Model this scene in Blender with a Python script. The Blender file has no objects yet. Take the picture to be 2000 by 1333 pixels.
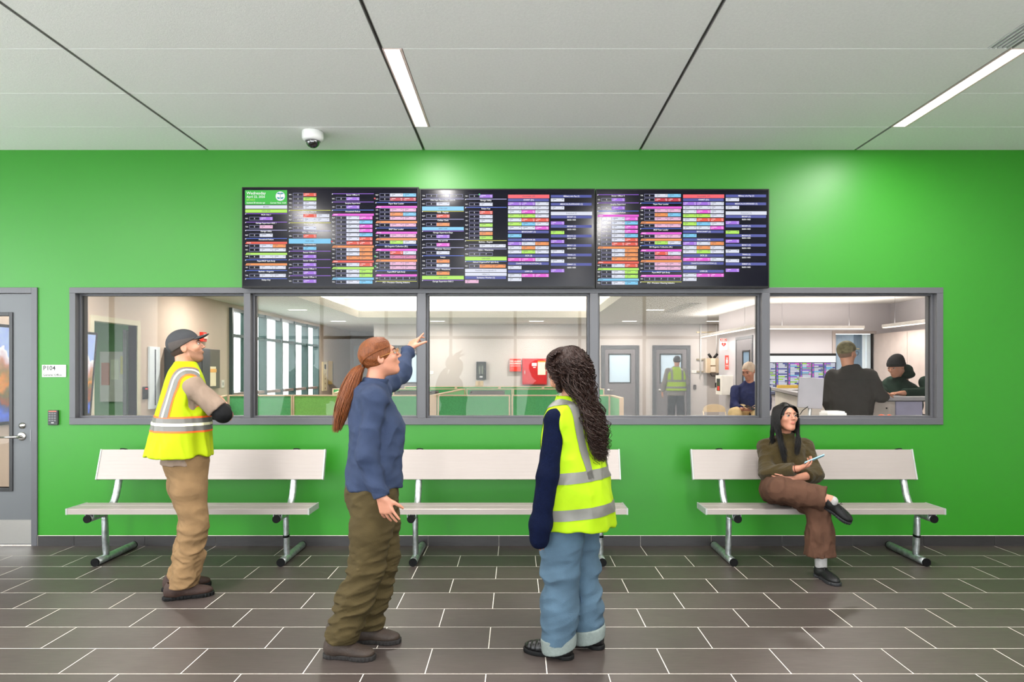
import bpy, bmesh, math, random
import numpy as np
from mathutils import Vector, Matrix
random.seed(7); RNG = np.random.default_rng(7)
SC = bpy.context.scene
COL = SC.collection
PI = math.pi
# ------------------------------------------------------------------ camera
EYE = 1.513; FP = 1311.0; CX = 1009.0; CY = 724.0
cam_d = bpy.data.cameras.new('camera'); cam = bpy.data.objects.new('camera', cam_d); COL.objects.link(cam)
cam.location = (0, 0, EYE); cam.rotation_euler = (PI/2, 0, 0)
cam_d.sensor_width = 36; cam_d.lens = 36*FP/2000
cam_d.shift_x = -(CX-1000)/2000; cam_d.shift_y = (CY-666.5)/2000
cam_d.clip_start = .05; cam_d.clip_end = 300
SC.camera = cam
# ------------------------------------------------------------------ sky, lights, exposure
SC.view_settings.view_transform = 'Standard'; SC.view_settings.look = 'None'
SC.view_settings.gamma = 1; SC.view_settings.use_curve_mapping = False
SC.view_settings.exposure = 0.0
w = bpy.data.worlds.new('overcast_sky'); SC.world = w; w.use_nodes = True
wn = w.node_tree; bg = wn.nodes['Background']; bg.inputs[0].default_value = (.93, .97, 1.0, 1); bg.inputs[1].default_value = 8.3
SC.cycles.max_bounces = 7; SC.cycles.diffuse_bounces = 4; SC.cycles.glossy_bounces = 3
SC.cycles.transparent_max_bounces = 12; SC.cycles.transmission_bounces = 3
SC.cycles.caustics_reflective = False; SC.cycles.caustics_refractive = False
SC.cycles.sample_clamp_indirect = 4.0
SC.cycles.use_denoising = True
def area(name, loc, size, power, col=(1, .93, .86), rot=(0, 0, 0), spread=None):
    l = bpy.data.lights.new(name, 'AREA'); l.shape = 'RECTANGLE'; l.size, l.size_y = size; l.energy = power; l.color = col
    if spread: l.spread = spread
    o = bpy.data.objects.new(name, l); COL.objects.link(o); o.location = loc; o.rotation_euler = rot
    return o
WARM = (1, .93, .87); NEUT = (1, .965, .93)
YW = 5.79            # face of the green wall
HL = 3.416           # lobby ceiling
HO = 2.76            # office ceiling
# lobby: light of the recessed linear fixtures (two in view, the others added out of frame to light the wall)
SLOTX = (-4.53, -2.667, -.80, 1.064, 2.92, 4.79)
for i, (x, y, p) in enumerate([(-.745, 4.6, 62), (2.975, 4.6, 62), (-2.6, 2.78, 120), (1.12, 2.78, 120), (-4.5, 2.78, 70), (4.85, 2.78, 50), (-.745, 0, 50), (2.975, 0, 40), (-2.6, -1.5, 40), (1.12, -1.5, 40)]):
    area('fixture_light', (x, y, HL-.004), (.095, 1.25), p, NEUT)
# office: cove lamps behind the lip of the coffer, downlights, linear fixtures
area('cove_light', (-1.0, 16.0, 2.935), (5.2, .2), 100, (1, .90, .76), (PI, 0, 0))
area('cove_light', (-3.87, 12.9, 2.935), (.2, 5.6), 80, (1, .90, .76), (PI, 0, 0))
area('cove_light', (1.92, 12.9, 2.935), (.2, 5.6), 80, (1, .90, .76), (PI, 0, 0))
DOWN = [(-4.5, 13.8), (-4.5, 16.95), (-2.0, 16.95), (.5, 16.95), (2.85, 16.95), (4.98, 16.95), (2.85, 13.8), (-4.5, 10.6), (2.85, 10.6), (-4.5, 7.6), (-1.6, 7.6), (1.0, 7.6), (3.6, 7.6), (6.1, 9.6)]
for (x, y) in DOWN:
    area('downlight_light', (x, y, HO-.006), (.32, .1), 44, WARM)

# ------------------------------------------------------------------ helpers
def lin(c):
    if isinstance(c, str):
        c = c.lstrip('#'); c = tuple(int(c[i:i+2], 16)/255 for i in (0, 2, 4))
    return tuple((x/12.92 if x <= .04045 else ((x+.055)/1.055)**2.4) for x in c[:3])
MATS = {}
def mat(name, col, rough=.6, metal=0., var=.06, vscale=8., bump=0., bscale=60., stretch=(1, 1, 1), spec=.4, sheen=0., coat=0.):
    """principled material whose colour is broken up by procedural noise"""
    if name in MATS: return MATS[name]
    m = bpy.data.materials.new(name); m.use_nodes = True; nt = m.node_tree; N = nt.nodes; L = nt.links
    b = N['Principled BSDF']; c = lin(col)
    tc = N.new('ShaderNodeTexCoord'); mp = N.new('ShaderNodeMapping'); mp.inputs['Scale'].default_value = stretch
    L.new(tc.outputs['Object'], mp.inputs[0])
    nz = N.new('ShaderNodeTexNoise'); nz.inputs['Scale'].default_value = vscale; nz.inputs['Detail'].default_value = 4
    L.new(mp.outputs[0], nz.inputs['Vector'])
    rp = N.new('ShaderNodeValToRGB'); rp.color_ramp.elements[0].position = .3; rp.color_ramp.elements[1].position = .7
    rp.color_ramp.elements[0].color = (*[x*(1-var) for x in c], 1); rp.color_ramp.elements[1].color = (*[min(1, x*(1+var)) for x in c], 1)
    L.new(nz.outputs[0], rp.inputs[0]); L.new(rp.outputs[0], b.inputs['Base Color'])
    b.inputs['Roughness'].default_value = rough; b.inputs['Metallic'].default_value = metal
    b.inputs['Specular IOR Level'].default_value = spec
    if sheen: b.inputs['Sheen Weight'].default_value = sheen
    if coat: b.inputs['Coat Weight'].default_value = coat
    if bump:
        n2 = N.new('ShaderNodeTexNoise'); n2.inputs['Scale'].default_value = bscale; n2.inputs['Detail'].default_value = 3
        L.new(mp.outputs[0], n2.inputs['Vector'])
        bp = N.new('ShaderNodeBump'); bp.inputs['Strength'].default_value = bump; bp.inputs['Distance'].default_value = .01
        L.new(n2.outputs[0], bp.inputs['Height']); L.new(bp.outputs[0], b.inputs['Normal'])
    MATS[name] = m; return m
def emat(name, col, strength):
    if name in MATS: return MATS[name]
    m = bpy.data.materials.new(name); m.use_nodes = True; b = m.node_tree.nodes['Principled BSDF']
    b.inputs['Base Color'].default_value = (*lin(col), 1); b.inputs['Emission Color'].default_value = (*lin(col), 1)
    b.inputs['Emission Strength'].default_value = strength; MATS[name] = m; return m
def glass(name, tint=(1, 1, 1), refl=1.0):
    if name in MATS: return MATS[name]
    m = bpy.data.materials.new(name); m.use_nodes = True; nt = m.node_tree; N = nt.nodes; L = nt.links; N.remove(N['Principled BSDF'])
    t = N.new('ShaderNodeBsdfTransparent'); t.inputs[0].default_value = (*tint, 1)
    g = N.new('ShaderNodeBsdfGlossy'); g.inputs['Roughness'].default_value = .0
    f = N.new('ShaderNodeLayerWeight'); f.inputs[0].default_value = .5      # Schlick: .04 + .96 * facing^5
    po = N.new('ShaderNodeMath'); po.operation = 'POWER'; po.inputs[1].default_value = 5; L.new(f.outputs['Facing'], po.inputs[0])
    ma = N.new('ShaderNodeMath'); ma.operation = 'MULTIPLY_ADD'; ma.inputs[1].default_value = .9; ma.inputs[2].default_value = .04; L.new(po.outputs[0], ma.inputs[0])
    mu = N.new('ShaderNodeMath'); mu.operation = 'MULTIPLY'; mu.inputs[1].default_value = refl; L.new(ma.outputs[0], mu.inputs[0])
    x = N.new('ShaderNodeMixShader'); L.new(mu.outputs[0], x.inputs[0]); L.new(t.outputs[0], x.inputs[1]); L.new(g.outputs[0], x.inputs[2])
    L.new(x.outputs[0], N['Material Output'].inputs[0]); MATS[name] = m; return m
def wloc(p):
    v = Vector((0, 0, 0))
    while p is not None: v += p.location; p = p.parent
    return v
def tag(o, label=None, cat=None, group=None, kind=None):
    if label: o['label'] = label
    if cat: o['category'] = cat
    if group: o['group'] = group
    if kind: o['kind'] = kind
    return o
def thing(name, loc, label=None, cat=None, group=None, kind=None):
    o = bpy.data.objects.new(name, None); COL.objects.link(o); o.location = loc; o.empty_display_size = .05
    return tag(o, label, cat, group, kind)
def link(name, me, parent=None, loc=None):
    o = bpy.data.objects.new(name, me); COL.objects.link(o)
    if parent is not None: o.parent = parent
    if loc is not None: o.location = loc
    return o
class MB:
    """collects shapes in world coordinates, builds them as one mesh relative to its parent"""
    def __init__(s): s.v = []; s.f = []; s.m = []; s.sm = []
    def add(s, vs, fs, mi=0, smooth=False):
        o = len(s.v); s.v += [tuple(v) for v in vs]; s.f += [tuple(i+o for i in f) for f in fs]
        s.m += [mi]*len(fs); s.sm += [smooth]*len(fs); return s
    def box(s, x0, x1, y0, y1, z0, z1, mi=0):
        vs = [(x, y, z) for z in (z0, z1) for y in (y0, y1) for x in (x0, x1)]
        return s.add(vs, [(0, 2, 3, 1), (4, 5, 7, 6), (0, 1, 5, 4), (2, 6, 7, 3), (0, 4, 6, 2), (1, 3, 7, 5)], mi)
    def obox(s, c, size, R, mi=0):
        R = R if isinstance(R, Matrix) else Matrix(R); h = [q/2 for q in size]
        vs = [Vector(c)+R@Vector((x*h[0], y*h[1], z*h[2])) for z in (-1, 1) for y in (-1, 1) for x in (-1, 1)]
        return s.add(vs, [(0, 2, 3, 1), (4, 5, 7, 6), (0, 1, 5, 4), (2, 6, 7, 3), (0, 4, 6, 2), (1, 3, 7, 5)], mi)
    def tube(s, pts, r, n=12, mi=0, cap=True, flat=None):
        pts = [Vector(p) for p in pts]; rs = r if hasattr(r, '__len__') else [r]*len(pts)
        up = None; vs = []; k = len(pts)
        for i, p in enumerate(pts):
            t = (pts[min(i+1, k-1)]-pts[max(i-1, 0)]).normalized()
            if up is None:
                up = Vector((0, 0, 1)) if abs(t.z) < .9 else Vector((1, 0, 0))
            a = t.cross(up).normalized(); b = a.cross(t).normalized(); up = b
            fa, fb = (1, 1) if flat is None else flat[i]
            for j in range(n):
                q = 2*PI*j/n; vs.append(p+a*(math.cos(q)*rs[i]*fa)+b*(math.sin(q)*rs[i]*fb))
        fs = [(i*n+j, i*n+(j+1) % n, (i+1)*n+(j+1) % n, (i+1)*n+j) for i in range(k-1) for j in range(n)]
        s.add(vs, fs, mi, n > 4)
        if cap: s.add([], [tuple(range(0, -1, -1))] if False else [], mi)
        if cap:
            o = len(s.v)-n*k
            s.f += [tuple(o+j for j in range(n))[::-1], tuple(o+(k-1)*n+j for j in range(n))]; s.m += [mi]*2; s.sm += [False]*2
        return s
    def cyl(s, a, b, r, n=16, mi=0): return s.tube([a, b], r, n, mi)
    def lathe(s, c, prof, n=24, mi=0, axis='z'):
        vs = []
        for (r, h) in prof:
            for j in range(n):
                q = 2*PI*j/n; x, y = r*math.cos(q), r*math.sin(q)
                vs.append((c[0]+x, c[1]+y, c[2]+h) if axis == 'z' else (c[0]+x, c[1]+h, c[2]+y))
        fs = [(i*n+j, i*n+(j+1) % n, (i+1)*n+(j+1) % n, (i+1)*n+j) for i in range(len(prof)-1) for j in range(n)]
        return s.add(vs, fs, mi, True)
    def quad(s, vs, mi=0): return s.add(vs, [tuple(range(len(vs)))], mi)
    def poly(s, pts, z0, z1, mi=0):
        n = len(pts); vs = [(x, y, z0) for x, y in pts]+[(x, y, z1) for x, y in pts]
        return s.add(vs, [tuple(range(n))[::-1], tuple(range(n, 2*n))]+[(i, (i+1) % n, n+(i+1) % n, n+i) for i in range(n)], mi)
    def xprism(s, prof, x0, x1, mi=0):
        n = len(prof); vs = [(x0, y, z) for y, z in prof]+[(x1, y, z) for y, z in prof]
        return s.add(vs, [tuple(range(n)), tuple(range(n, 2*n))[::-1]]+[(i, n+i, n+(i+1) % n, (i+1) % n) for i in range(n)], mi)
    def build(s, name, mats, parent=None, org=None, bevel=0, fix=False):
        me = bpy.data.meshes.new(name); o = wloc(parent) if parent is not None else Vector(org or (0, 0, 0))
        me.from_pydata([(v[0]-o[0], v[1]-o[1], v[2]-o[2]) for v in s.v], [], s.f)
        for m in (mats if isinstance(mats, (list, tuple)) else [mats]): me.materials.append(m)
        me.polygons.foreach_set('material_index', s.m); me.polygons.foreach_set('use_smooth', s.sm)
        if fix:
            bm = bmesh.new(); bm.from_mesh(me); bmesh.ops.recalc_face_normals(bm, faces=bm.faces); bm.to_mesh(me); bm.free()
        me.update()
        ob = link(name, me, parent, None if parent is not None else Vector(org or (0, 0, 0)))
        if bevel:
            md = ob.modifiers.new('bevel', 'BEVEL'); md.width = bevel; md.segments = 2; md.limit_method = 'ANGLE'
        return ob
def B(name, mats, parent, *box, bevel=0):
    return MB().box(*box).build(name, mats, parent, bevel=bevel)
_dg = None
def text_mesh(txt, size, align='LEFT', bold=0.0):
    c = bpy.data.curves.new('t', 'FONT'); c.body = txt; c.size = size; c.align_x = align; c.align_y = 'CENTER'; c.resolution_u = 2; c.offset = bold
    o = bpy.data.objects.new('t', c); COL.objects.link(o)
    dg = bpy.context.evaluated_depsgraph_get(); ev = o.evaluated_get(dg); me = ev.to_mesh()
    vs = [tuple(v.co) for v in me.vertices]; fs = [tuple(p.vertices) for p in me.polygons]
    ev.to_mesh_clear(); bpy.data.objects.remove(o); bpy.data.curves.remove(c)
    return vs, fs
_tc = {}
def add_text(mb, txt, size, pos, ux=(1, 0, 0), uz=(0, 0, 1), mi=0, align='LEFT', bold=0.0):
    key = (txt, align, bold)
    if key not in _tc: _tc[key] = text_mesh(txt, 1.0, align, bold)
    vs, fs = _tc[key]; p = Vector(pos); ux = Vector(ux); uz = Vector(uz)
    mb.add([p+ux*(v[0]*size)+uz*(v[1]*size) for v in vs], fs, mi)
def px(x, y, Y): return Vector(((x-CX)*Y/FP, Y, EYE-(y-CY)*Y/FP))
# ------------------------------------------------------------------ materials of the setting
GREEN = mat('green_paint', (.130, .465, .050), .44, spec=.5, var=.02, vscale=2, bump=.05, bscale=220)
OFFW = mat('white_paint', (.735, .705, .69), .6, var=.02, vscale=2)
OFFG = mat('pale_grey_paint', (.69, .67, .68), .6, var=.02, vscale=2)
LOBW = mat('lobby_white_paint', (.80, .80, .79), .6, var=.02)
CEILP = mat('ceiling_panel_white', (.90, .90, .885), .85, var=.035, vscale=60, stretch=(1, 1, 1), bump=.15, bscale=160)
CSLOT = mat('ceiling_slot_grey', (.30, .30, .30), .5, var=.05)
OCEIL = mat('office_ceiling_white', (.86, .85, .83), .8, var=.02)
FRAME = mat('grey_steel_paint', (.315, .315, .33), .38, var=.03, vscale=4, bump=.04, bscale=300)
FRAMED = mat('dark_grey_gasket', (.13, .13, .14), .5)
DOORP = mat('door_grey_paint', (.34, .35, .36), .4, var=.03, vscale=3)
BLACK = mat('black_plastic', (.035, .035, .04), .4)
STEEL = mat('brushed_steel', (.72, .71, .69), .28, 1.0, var=.05, vscale=30, stretch=(1, 1, 30))
ALU = mat('anodised_aluminium', (.60, .565, .545), .42, .3, var=.03, vscale=20, stretch=(.3, 20, 20))
GALV = mat('galvanised_steel', (.70, .72, .72), .34, .85, var=.30, vscale=26, bump=.12, bscale=40)
GLASS = glass('clear_glass', (.985, .99, .985), .30)
# floor tile: dark brown-grey porcelain with fine streaks
def tile_mat(name, base, var):
    m = bpy.data.materials.new(name); m.use_nodes = True; nt = m.node_tree; N = nt.nodes; L = nt.links; b = N['Principled BSDF']
    tc = N.new('ShaderNodeTexCoord'); oi = N.new('ShaderNodeObjectInfo'); ad = N.new('ShaderNodeVectorMath'); ad.operation = 'ADD'
    sc_ = N.new('ShaderNodeVectorMath'); sc_.operation = 'SCALE'; sc_.inputs[3].default_value = 40
    cb = N.new('ShaderNodeCombineXYZ'); L.new(oi.outputs['Random'], cb.inputs[0]); L.new(oi.outputs['Random'], cb.inputs[1]); L.new(cb.outputs[0], sc_.inputs[0])
    L.new(tc.outputs['Object'], ad.inputs[0]); L.new(sc_.outputs[0], ad.inputs[1])
    mp = N.new('ShaderNodeMapping'); mp.inputs['Scale'].default_value = (2.5, 26, 26); L.new(ad.outputs[0], mp.inputs[0])
    nz = N.new('ShaderNodeTexNoise'); nz.inputs['Scale'].default_value = 3; nz.inputs['Detail'].default_value = 8; nz.inputs['Roughness'].default_value = .65; L.new(mp.outputs[0], nz.inputs[0])
    rp = N.new('ShaderNodeValToRGB'); c = lin(base)
    rp.color_ramp.elements[0].position = .3; rp.color_ramp.elements[1].position = .72
    rp.color_ramp.elements[0].color = (*[x*(1-var) for x in c], 1); rp.color_ramp.elements[1].color = (*[x*(1+var) for x in c], 1)
    L.new(nz.outputs[0], rp.inputs[0])
    hs = N.new('ShaderNodeHueSaturation'); mr = N.new('ShaderNodeMapRange'); mr.inputs[3].default_value = .9; mr.inputs[4].default_value = 1.12
    L.new(oi.outputs['Random'], mr.inputs[0]); L.new(mr.outputs[0], hs.inputs['Value']); L.new(rp.outputs[0], hs.inputs['Color'])
    L.new(hs.outputs[0], b.inputs['Base Color'])
    n2 = N.new('ShaderNodeTexNoise'); n2.inputs['Scale'].default_value = 2.2; n2.inputs['Detail'].default_value = 5; L.new(ad.outputs[0], n2.inputs[0])
    m2 = N.new('ShaderNodeMapRange'); m2.inputs[3].default_value = .34; m2.inputs[4].default_value = .56; L.new(n2.outputs[0], m2.inputs[0]); L.new(m2.outputs[0], b.inputs['Roughness'])
    bp = N.new('ShaderNodeBump'); bp.inputs['Strength'].default_value = .12; bp.inputs['Distance'].default_value = .004; L.new(nz.outputs[0], bp.inputs['Height']); L.new(bp.outputs[0], b.inputs['Normal'])
    return m
TILE = tile_mat('dark_porcelain', (.245, .213, .20), .22)
BTILE = tile_mat('dark_porcelain_base', (.145, .138, .138), .2)
GROUT = mat('pale_grout', (.82, .79, .75), .85, var=.08, vscale=40)
CARPET = mat('grey_carpet', (.55, .52, .49), .95, var=.2, vscale=90)
LX0, LX1, LY0 = -6.6, 6.6, -2.2
# ------------------------------------------------------------------ floor and base
fl = MB().box(LX0, LX1, LY0, YW+.0, -.06, -.0007).build('floor', [GROUT]); tag(fl, kind='structure')
P, R_, G = .6096, .3048, .0040
def tile_mesh(w, d, h, m):
    b = MB(); e = .0012
    vs = [(-w/2, -d/2, -h), (w/2, -d/2, -h), (w/2, d/2, -h), (-w/2, d/2, -h), (-w/2, -d/2, -e), (w/2, -d/2, -e), (w/2, d/2, -e), (-w/2, d/2, -e),
          (-w/2+e, -d/2+e, 0), (w/2-e, -d/2+e, 0), (w/2-e, d/2-e, 0), (-w/2+e, d/2-e, 0)]
    fs = [(i, (i+1) % 4, 4+(i+1) % 4, 4+i) for i in range(4)]+[(4+i, 4+(i+1) % 4, 8+(i+1) % 4, 8+i) for i in range(4)]+[(8, 9, 10, 11)]
    me = bpy.data.meshes.new('tile'); me.from_pydata(vs, [], fs); me.materials.append(m); me.update(); return me
tm = tile_mesh(P-G, R_-G, .0022, TILE)
X0 = (146.2-CX)/226.43
for r in range(13):
    y = YW-.006-R_*(r+.5); off = X0+(0 if r % 2 == 0 else R_)
    for k in range(-5, 17):
        x = off+P*(k+.5)
        if -6.0 < x < 6.0: link('tile', tm, fl, (x, y, .0))
# the rest of the floor, behind the camera: same tile bond carried by the material
m = bpy.data.materials.new('tile_bond'); m.use_nodes = True; nt = m.node_tree; N = nt.nodes; L = nt.links
tc = N.new('ShaderNodeTexCoord'); bk = N.new('ShaderNodeTexBrick'); L.new(tc.outputs['Object'], bk.inputs[0])
bk.inputs['Color1'].default_value = (*lin((.315, .285, .27)), 1); bk.inputs['Color2'].default_value = (*lin((.30, .27, .255)), 1); bk.inputs['Mortar'].default_value = (*lin((.7, .67, .64)), 1)
bk.inputs['Scale'].default_value = 1; bk.inputs['Brick Width'].default_value = P; bk.inputs['Row Height'].default_value = R_; bk.inputs['Mortar Size'].default_value = .0016
L.new(bk.outputs[0], N['Principled BSDF'].inputs['Base Color']); N['Principled BSDF'].inputs['Roughness'].default_value = .45
f2 = MB().box(LX0, LX1, LY0, YW-.006-R_*13, -.0025, 0).build('floor', [m]); tag(f2, kind='structure')
bb = MB().box(-4.128, LX1, YW-.006, YW, 0, .090).build('baseboard_back', [GROUT]); tag(bb, kind='structure')
bm_ = MB().box(-P/2+.0016, P/2-.0016, -.010, 0, 0, .086).build('tile', [BTILE], bb); bme = bm_.data
bm_.location = (X0+P*.5, YW-.002, .001)
for k in range(1, 17):
    if X0+P*(k+.5) < 6.3: link('tile', bme, bb, (X0+P*(k+.5), YW-.002, .001))
MB().box(-4.122, X0-.0016, -.010, 0, 0, .086).build('tile', [BTILE], bb).location = (0, YW-.002, .001)
# ------------------------------------------------------------------ the green wall with its openings
WX0, WX1, WZ0, WZ1 = -3.85, 3.673, 1.046, 2.228
DX0, DX1, DZ = -5.165, -4.128, 2.228
YB = YW+.15
wb = MB()
for b in [(LX0, DX0, 0, HL+.05), (DX0, DX1, DZ, HL+.05), (DX1, WX0, 0, HL+.05), (WX0, WX1, 0, WZ0), (WX0, WX1, WZ1, HL+.05), (WX1, LX1, 0, HL+.05)]:
    wb.box(b[0], b[1], YW, YW+.075, b[2], b[3], 0); wb.box(b[0], b[1], YW+.075, YB, b[2], b[3], 1)
tag(wb.build('wall_back', [GREEN, OFFW]), kind='structure')
# lobby shell behind and beside the camera: glazed front with a wide opening to the daylight
tag(MB().box(LX1, LX1+.1, LY0, YW, 0, HL+.05).build('wall_right', [LOBW]), kind='structure')
wl = MB().box(LX0-.1, LX0, LY0, YW, 0, .5).box(LX0-.1, LX0, LY0, YW, 3.3, HL+.05).box(LX0-.1, LX0, 5.2, YW, .5, 3.3).box(LX0-.1, LX0, LY0, -.8, .5, 3.3)
tag(wl.build('wall_left', [LOBW]), kind='structure')
wf = MB().box(LX0, LX1, LY0-.1, LY0, 3.36, HL+.05).box(LX0, -5.4, LY0-.1, LY0, 0, 3.36).box(4.0, LX1, LY0-.1, LY0, 0, 3.36)
tag(wf.build('wall_front', [LOBW]), kind='structure')
def grid_window(name, x0, x1, y0, y1, z0, z1, nh, zs, vertical_x):
    t = thing(name, (x0, y0, z0), kind='structure')
    for k in range(nh+1):
        q = k/nh
        if vertical_x: c = x0+(x1-x0)*q; B('mullion', [FRAME], t, c-.03, c+.03, y0, y1, z0, z1)
        else: c = y0+(y1-y0)*q; B('mullion', [FRAME], t, x0, x1, c-.03, c+.03, z0, z1)
    for z in zs:
        e = .002
        if vertical_x: B('rail', [FRAME], t, x0, x1, y0+e, y1-e, z-.03, z+.03)
        else: B('rail', [FRAME], t, x0+e, x1-e, y0, y1, z-.03, z+.03)
    for k in range(nh):
        if vertical_x:
            a = x0+(x1-x0)*k/nh; B('glass_pane', [GLASS], t, a+.03, x0+(x1-x0)*(k+1)/nh-.03, (y0+y1)/2-.003, (y0+y1)/2+.003, z0, z1)
        else:
            a = y0+(y1-y0)*k/nh; B('glass_pane', [GLASS], t, (x0+x1)/2-.003, (x0+x1)/2+.003, a+.03, y0+(y1-y0)*(k+1)/nh-.03, z0, z1)
    return t
grid_window('window_3', -5.4, 4.0, LY0-.08, LY0-.02, 0, 3.36, 7, [.03, 2.2, 3.33], True)  # unseen front glazing, made full height to brighten the ceiling
grid_window('window_4', LX0-.08, LX0-.02, -.8, 5.2, .5, 3.3, 4, [.53, 3.27], False)  # unseen side window put in for daylight from the left
# ------------------------------------------------------------------ ceiling: backing slab, panels, slots
ce = MB().box(LX0, LX1, LY0, YW, HL+.03, HL+.08).build('ceiling', [CSLOT]); tag(ce, kind='structure')
rows = [YW, 5.241, 4.605, 3.966]
while rows[-1] > LY0+.4: rows.append(rows[-1]-.6375)
rows[-1] = LY0
xs = [LX0]+list(SLOTX)+[LX1]
for i in range(len(xs)-1):
    for j in range(len(rows)-1):
        a = xs[i]+(.012 if i else .0); b = xs[i+1]-(.012 if i < len(xs)-2 else 0); y1, y0 = rows[j]-(.003 if j else 0), rows[j+1]+.003
        lite = (i in (3,) and j in (1, 2)) or (i in (5,) and j in (1, 2))
        z = HL+random.uniform(-.0003, .0003)
        if lite: a = xs[i]+.125
        if i == 4 and j >= 3: b = xs[5]-.145
        MB().box(a, b, y0, y1, z, HL+.026).build('ceiling_panel', [CEILP], ce)
for x in SLOTX:
    sx = MB().box(x-.012, x-.009, LY0, YW, HL-.001, HL+.03).box(x+.009, x+.012, LY0, YW, HL-.001, HL+.03).build('slot_trim', [mat('slot_trim_metal', (.62, .62, .60), .4)], ce)
LED = emat('led_diffuser', (1, .985, .96), 9.0)
TRIMW = mat('fixture_trim', (.86, .78, .75), .4)
def linear_fixture(x0, y0, y1, label):
    t = thing('recessed_light', (x0+.06, (y0+y1)/2, HL), label, 'ceiling light', 'recessed linear lights')
    h = MB().box(x0+.004, x0+.014, y0, y1, HL-.002, HL+.028).box(x0+.105, x0+.121, y0, y1, HL-.002, HL+.028).box(x0+.014, x0+.105, y0, y0+.006, HL-.002, HL+.028).box(x0+.014, x0+.105, y1-.006, y1, HL-.002, HL+.028)
    h.build('housing', [TRIMW], t)
    B('diffuser', [LED], t, x0+.014, x0+.105, y0+.006, y1-.006, HL+.004, HL+.012)
linear_fixture(-.80, 3.97, 5.238, 'recessed linear ceiling light above the middle of the three screens')
linear_fixture(2.92, 3.97, 5.238, 'recessed linear ceiling light at the right, beside the air slot diffuser')
t = thing('air_diffuser', (2.85, 3.3, HL), 'white linear air slot diffuser with black slots in the ceiling', 'air vent')
B('plenum', [BLACK], t, 2.78, 2.905, 2.7, 3.96, HL+.012, HL+.028)
for q in range(5):
    B('blade', [mat('vent_white', (.8, .8, .8), .35)], t, 2.78+q*.0285, 2.78+q*.0285+.011, 2.7, 3.96, HL-.003, HL+.012)
# dome camera
c0 = px(611, 258, 5.35); c0.z = HL
t = thing('security_camera', c0, 'white dome security camera on the ceiling above the left screen', 'security camera')
MB().lathe(c0, [(0, 0), (.080, 0), (.084, -.006), (.084, -.050), (.078, -.066), (.062, -.072), (.056, -.074), (0, -.074)], 32).build('housing', [mat('camera_white', (.85, .85, .84), .35)], t)
MB().lathe(c0, [(.058, -.070), (.060, -.078), (.052, -.0795)], 32).build('trim_ring', [mat('ring_grey', (.45, .45, .45), .3)], t)
MB().lathe(c0, [(.053, -.077)]+[(.053*math.cos(a), -.079-.050*math.sin(a)) for a in np.linspace(.1, PI/2, 8)], 28).build('dome', [mat('smoked_dome', (.02, .02, .022), .04, spec=.8, coat=1)], t)
MB().lathe(c0+Vector((0, -.035, 0)), [(.012, -.098), (.012, -.112), (.0, -.113)], 14).build('lens', [BLACK], t)
# ------------------------------------------------------------------ the interior window band (window_1)
t = thing('window_1', (WX0, YW, WZ0), kind='structure')
FW = .05; y0, y1 = YW-.014, YB+.012
mull = [(-3.85, -3.80), (-2.349, -2.292), (-.852, -.782), (.632, .702), (2.112, 2.181), (3.62, 3.673)]
for z0_, z1_ in ((WZ0, WZ0+.057), (WZ1-.05, WZ1)):
    B('frame_rail', [FRAME], t, WX0, WX1, y0, y1, z0_, z1_, bevel=.002)
for a, b in mull: B('mullion', [FRAME], t, a, b, y0+.001, y1-.001, WZ0+.057, WZ1-.05, bevel=.002)
for k in range(5):
    a, b = mull[k][1], mull[k+1][0]; z0_, z1_ = WZ0+.057, WZ1-.05; s = .016; ya, yb = YW+.045, YW+.10
    st = MB().box(a, a+s, ya, yb, z0_, z1_).box(b-s, b, ya, yb, z0_, z1_).box(a+s, b-s, ya, yb, z0_, z0_+s).box(a+s, b-s, ya, yb, z1_-s, z1_)
    st.build('glazing_stop', [FRAME], t, bevel=.0015)
    gk = MB(); g = .006
    gk.box(a+s-.001, a+s+g, YW+.066, YW+.080, z0_+s, z1_-s).box(b-s-g, b-s+.001, YW+.066, YW+.080, z0_+s, z1_-s); gk.build('gasket', [FRAMED], t)
    B('glass_pane', [GLASS], t, a+s, b-s, YW+.070, YW+.076, z0_+s, z1_-s)
# ------------------------------------------------------------------ office door (door_1)
def grey_door(name, x0, x1, top, yf, lite, frame=.05, depth=.14, lever_side=1, kick=True, leafmat=DOORP, towards=-1, glassy=GLASS):
    """frontal steel door; x0..x1 outer frame, lite=(x0,x1,z0,z1)"""
    t = thing(name, ((x0+x1)/2, yf, 0), kind='structure')
    f = MB().box(x0, x0+frame, yf-.014, yf+depth, 0, top).box(x1-frame, x1, yf-.014, yf+depth, 0, top).box(x0+frame, x1-frame, yf-.014, yf+depth, top-frame, top)
    f.build('door_frame', [FRAME], t, bevel=.002)
    a, b, c = x0+frame+.004, x1-frame-.004, top-frame-.004; ya, yb = yf+.004, yf+.046; u = lite
    lf = MB().box(a, u[0], ya, yb, .008, c).box(u[1], b, ya, yb, .008, c).box(u[0], u[1], ya, yb, .008, u[2]).box(u[0], u[1], ya, yb, u[3], c)
    lf.build('door_leaf', [leafmat], t)
    w_ = .030
    fr = MB().box(u[0]-w_, u[0], ya-.010, yb+.01, u[2]-w_, u[3]+w_).box(u[1], u[1]+w_, ya-.010, yb+.01, u[2]-w_, u[3]+w_).box(u[0], u[1], ya-.010, yb+.01, u[2]-w_, u[2]).box(u[0], u[1], ya-.010, yb+.01, u[3], u[3]+w_)
    fr.build('glazing_frame', [mat('dark_glazing_frame', (.14, .14, .145), .4)], t, bevel=.002)
    B('glass_pane', [glassy], t, u[0], u[1], yf+.022, yf+.028, u[2], u[3])
    if kick: B('kick_plate', [STEEL], t, a+.01, b-.008, ya-.0015, ya, .015, .223)
    return t, ya
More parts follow.
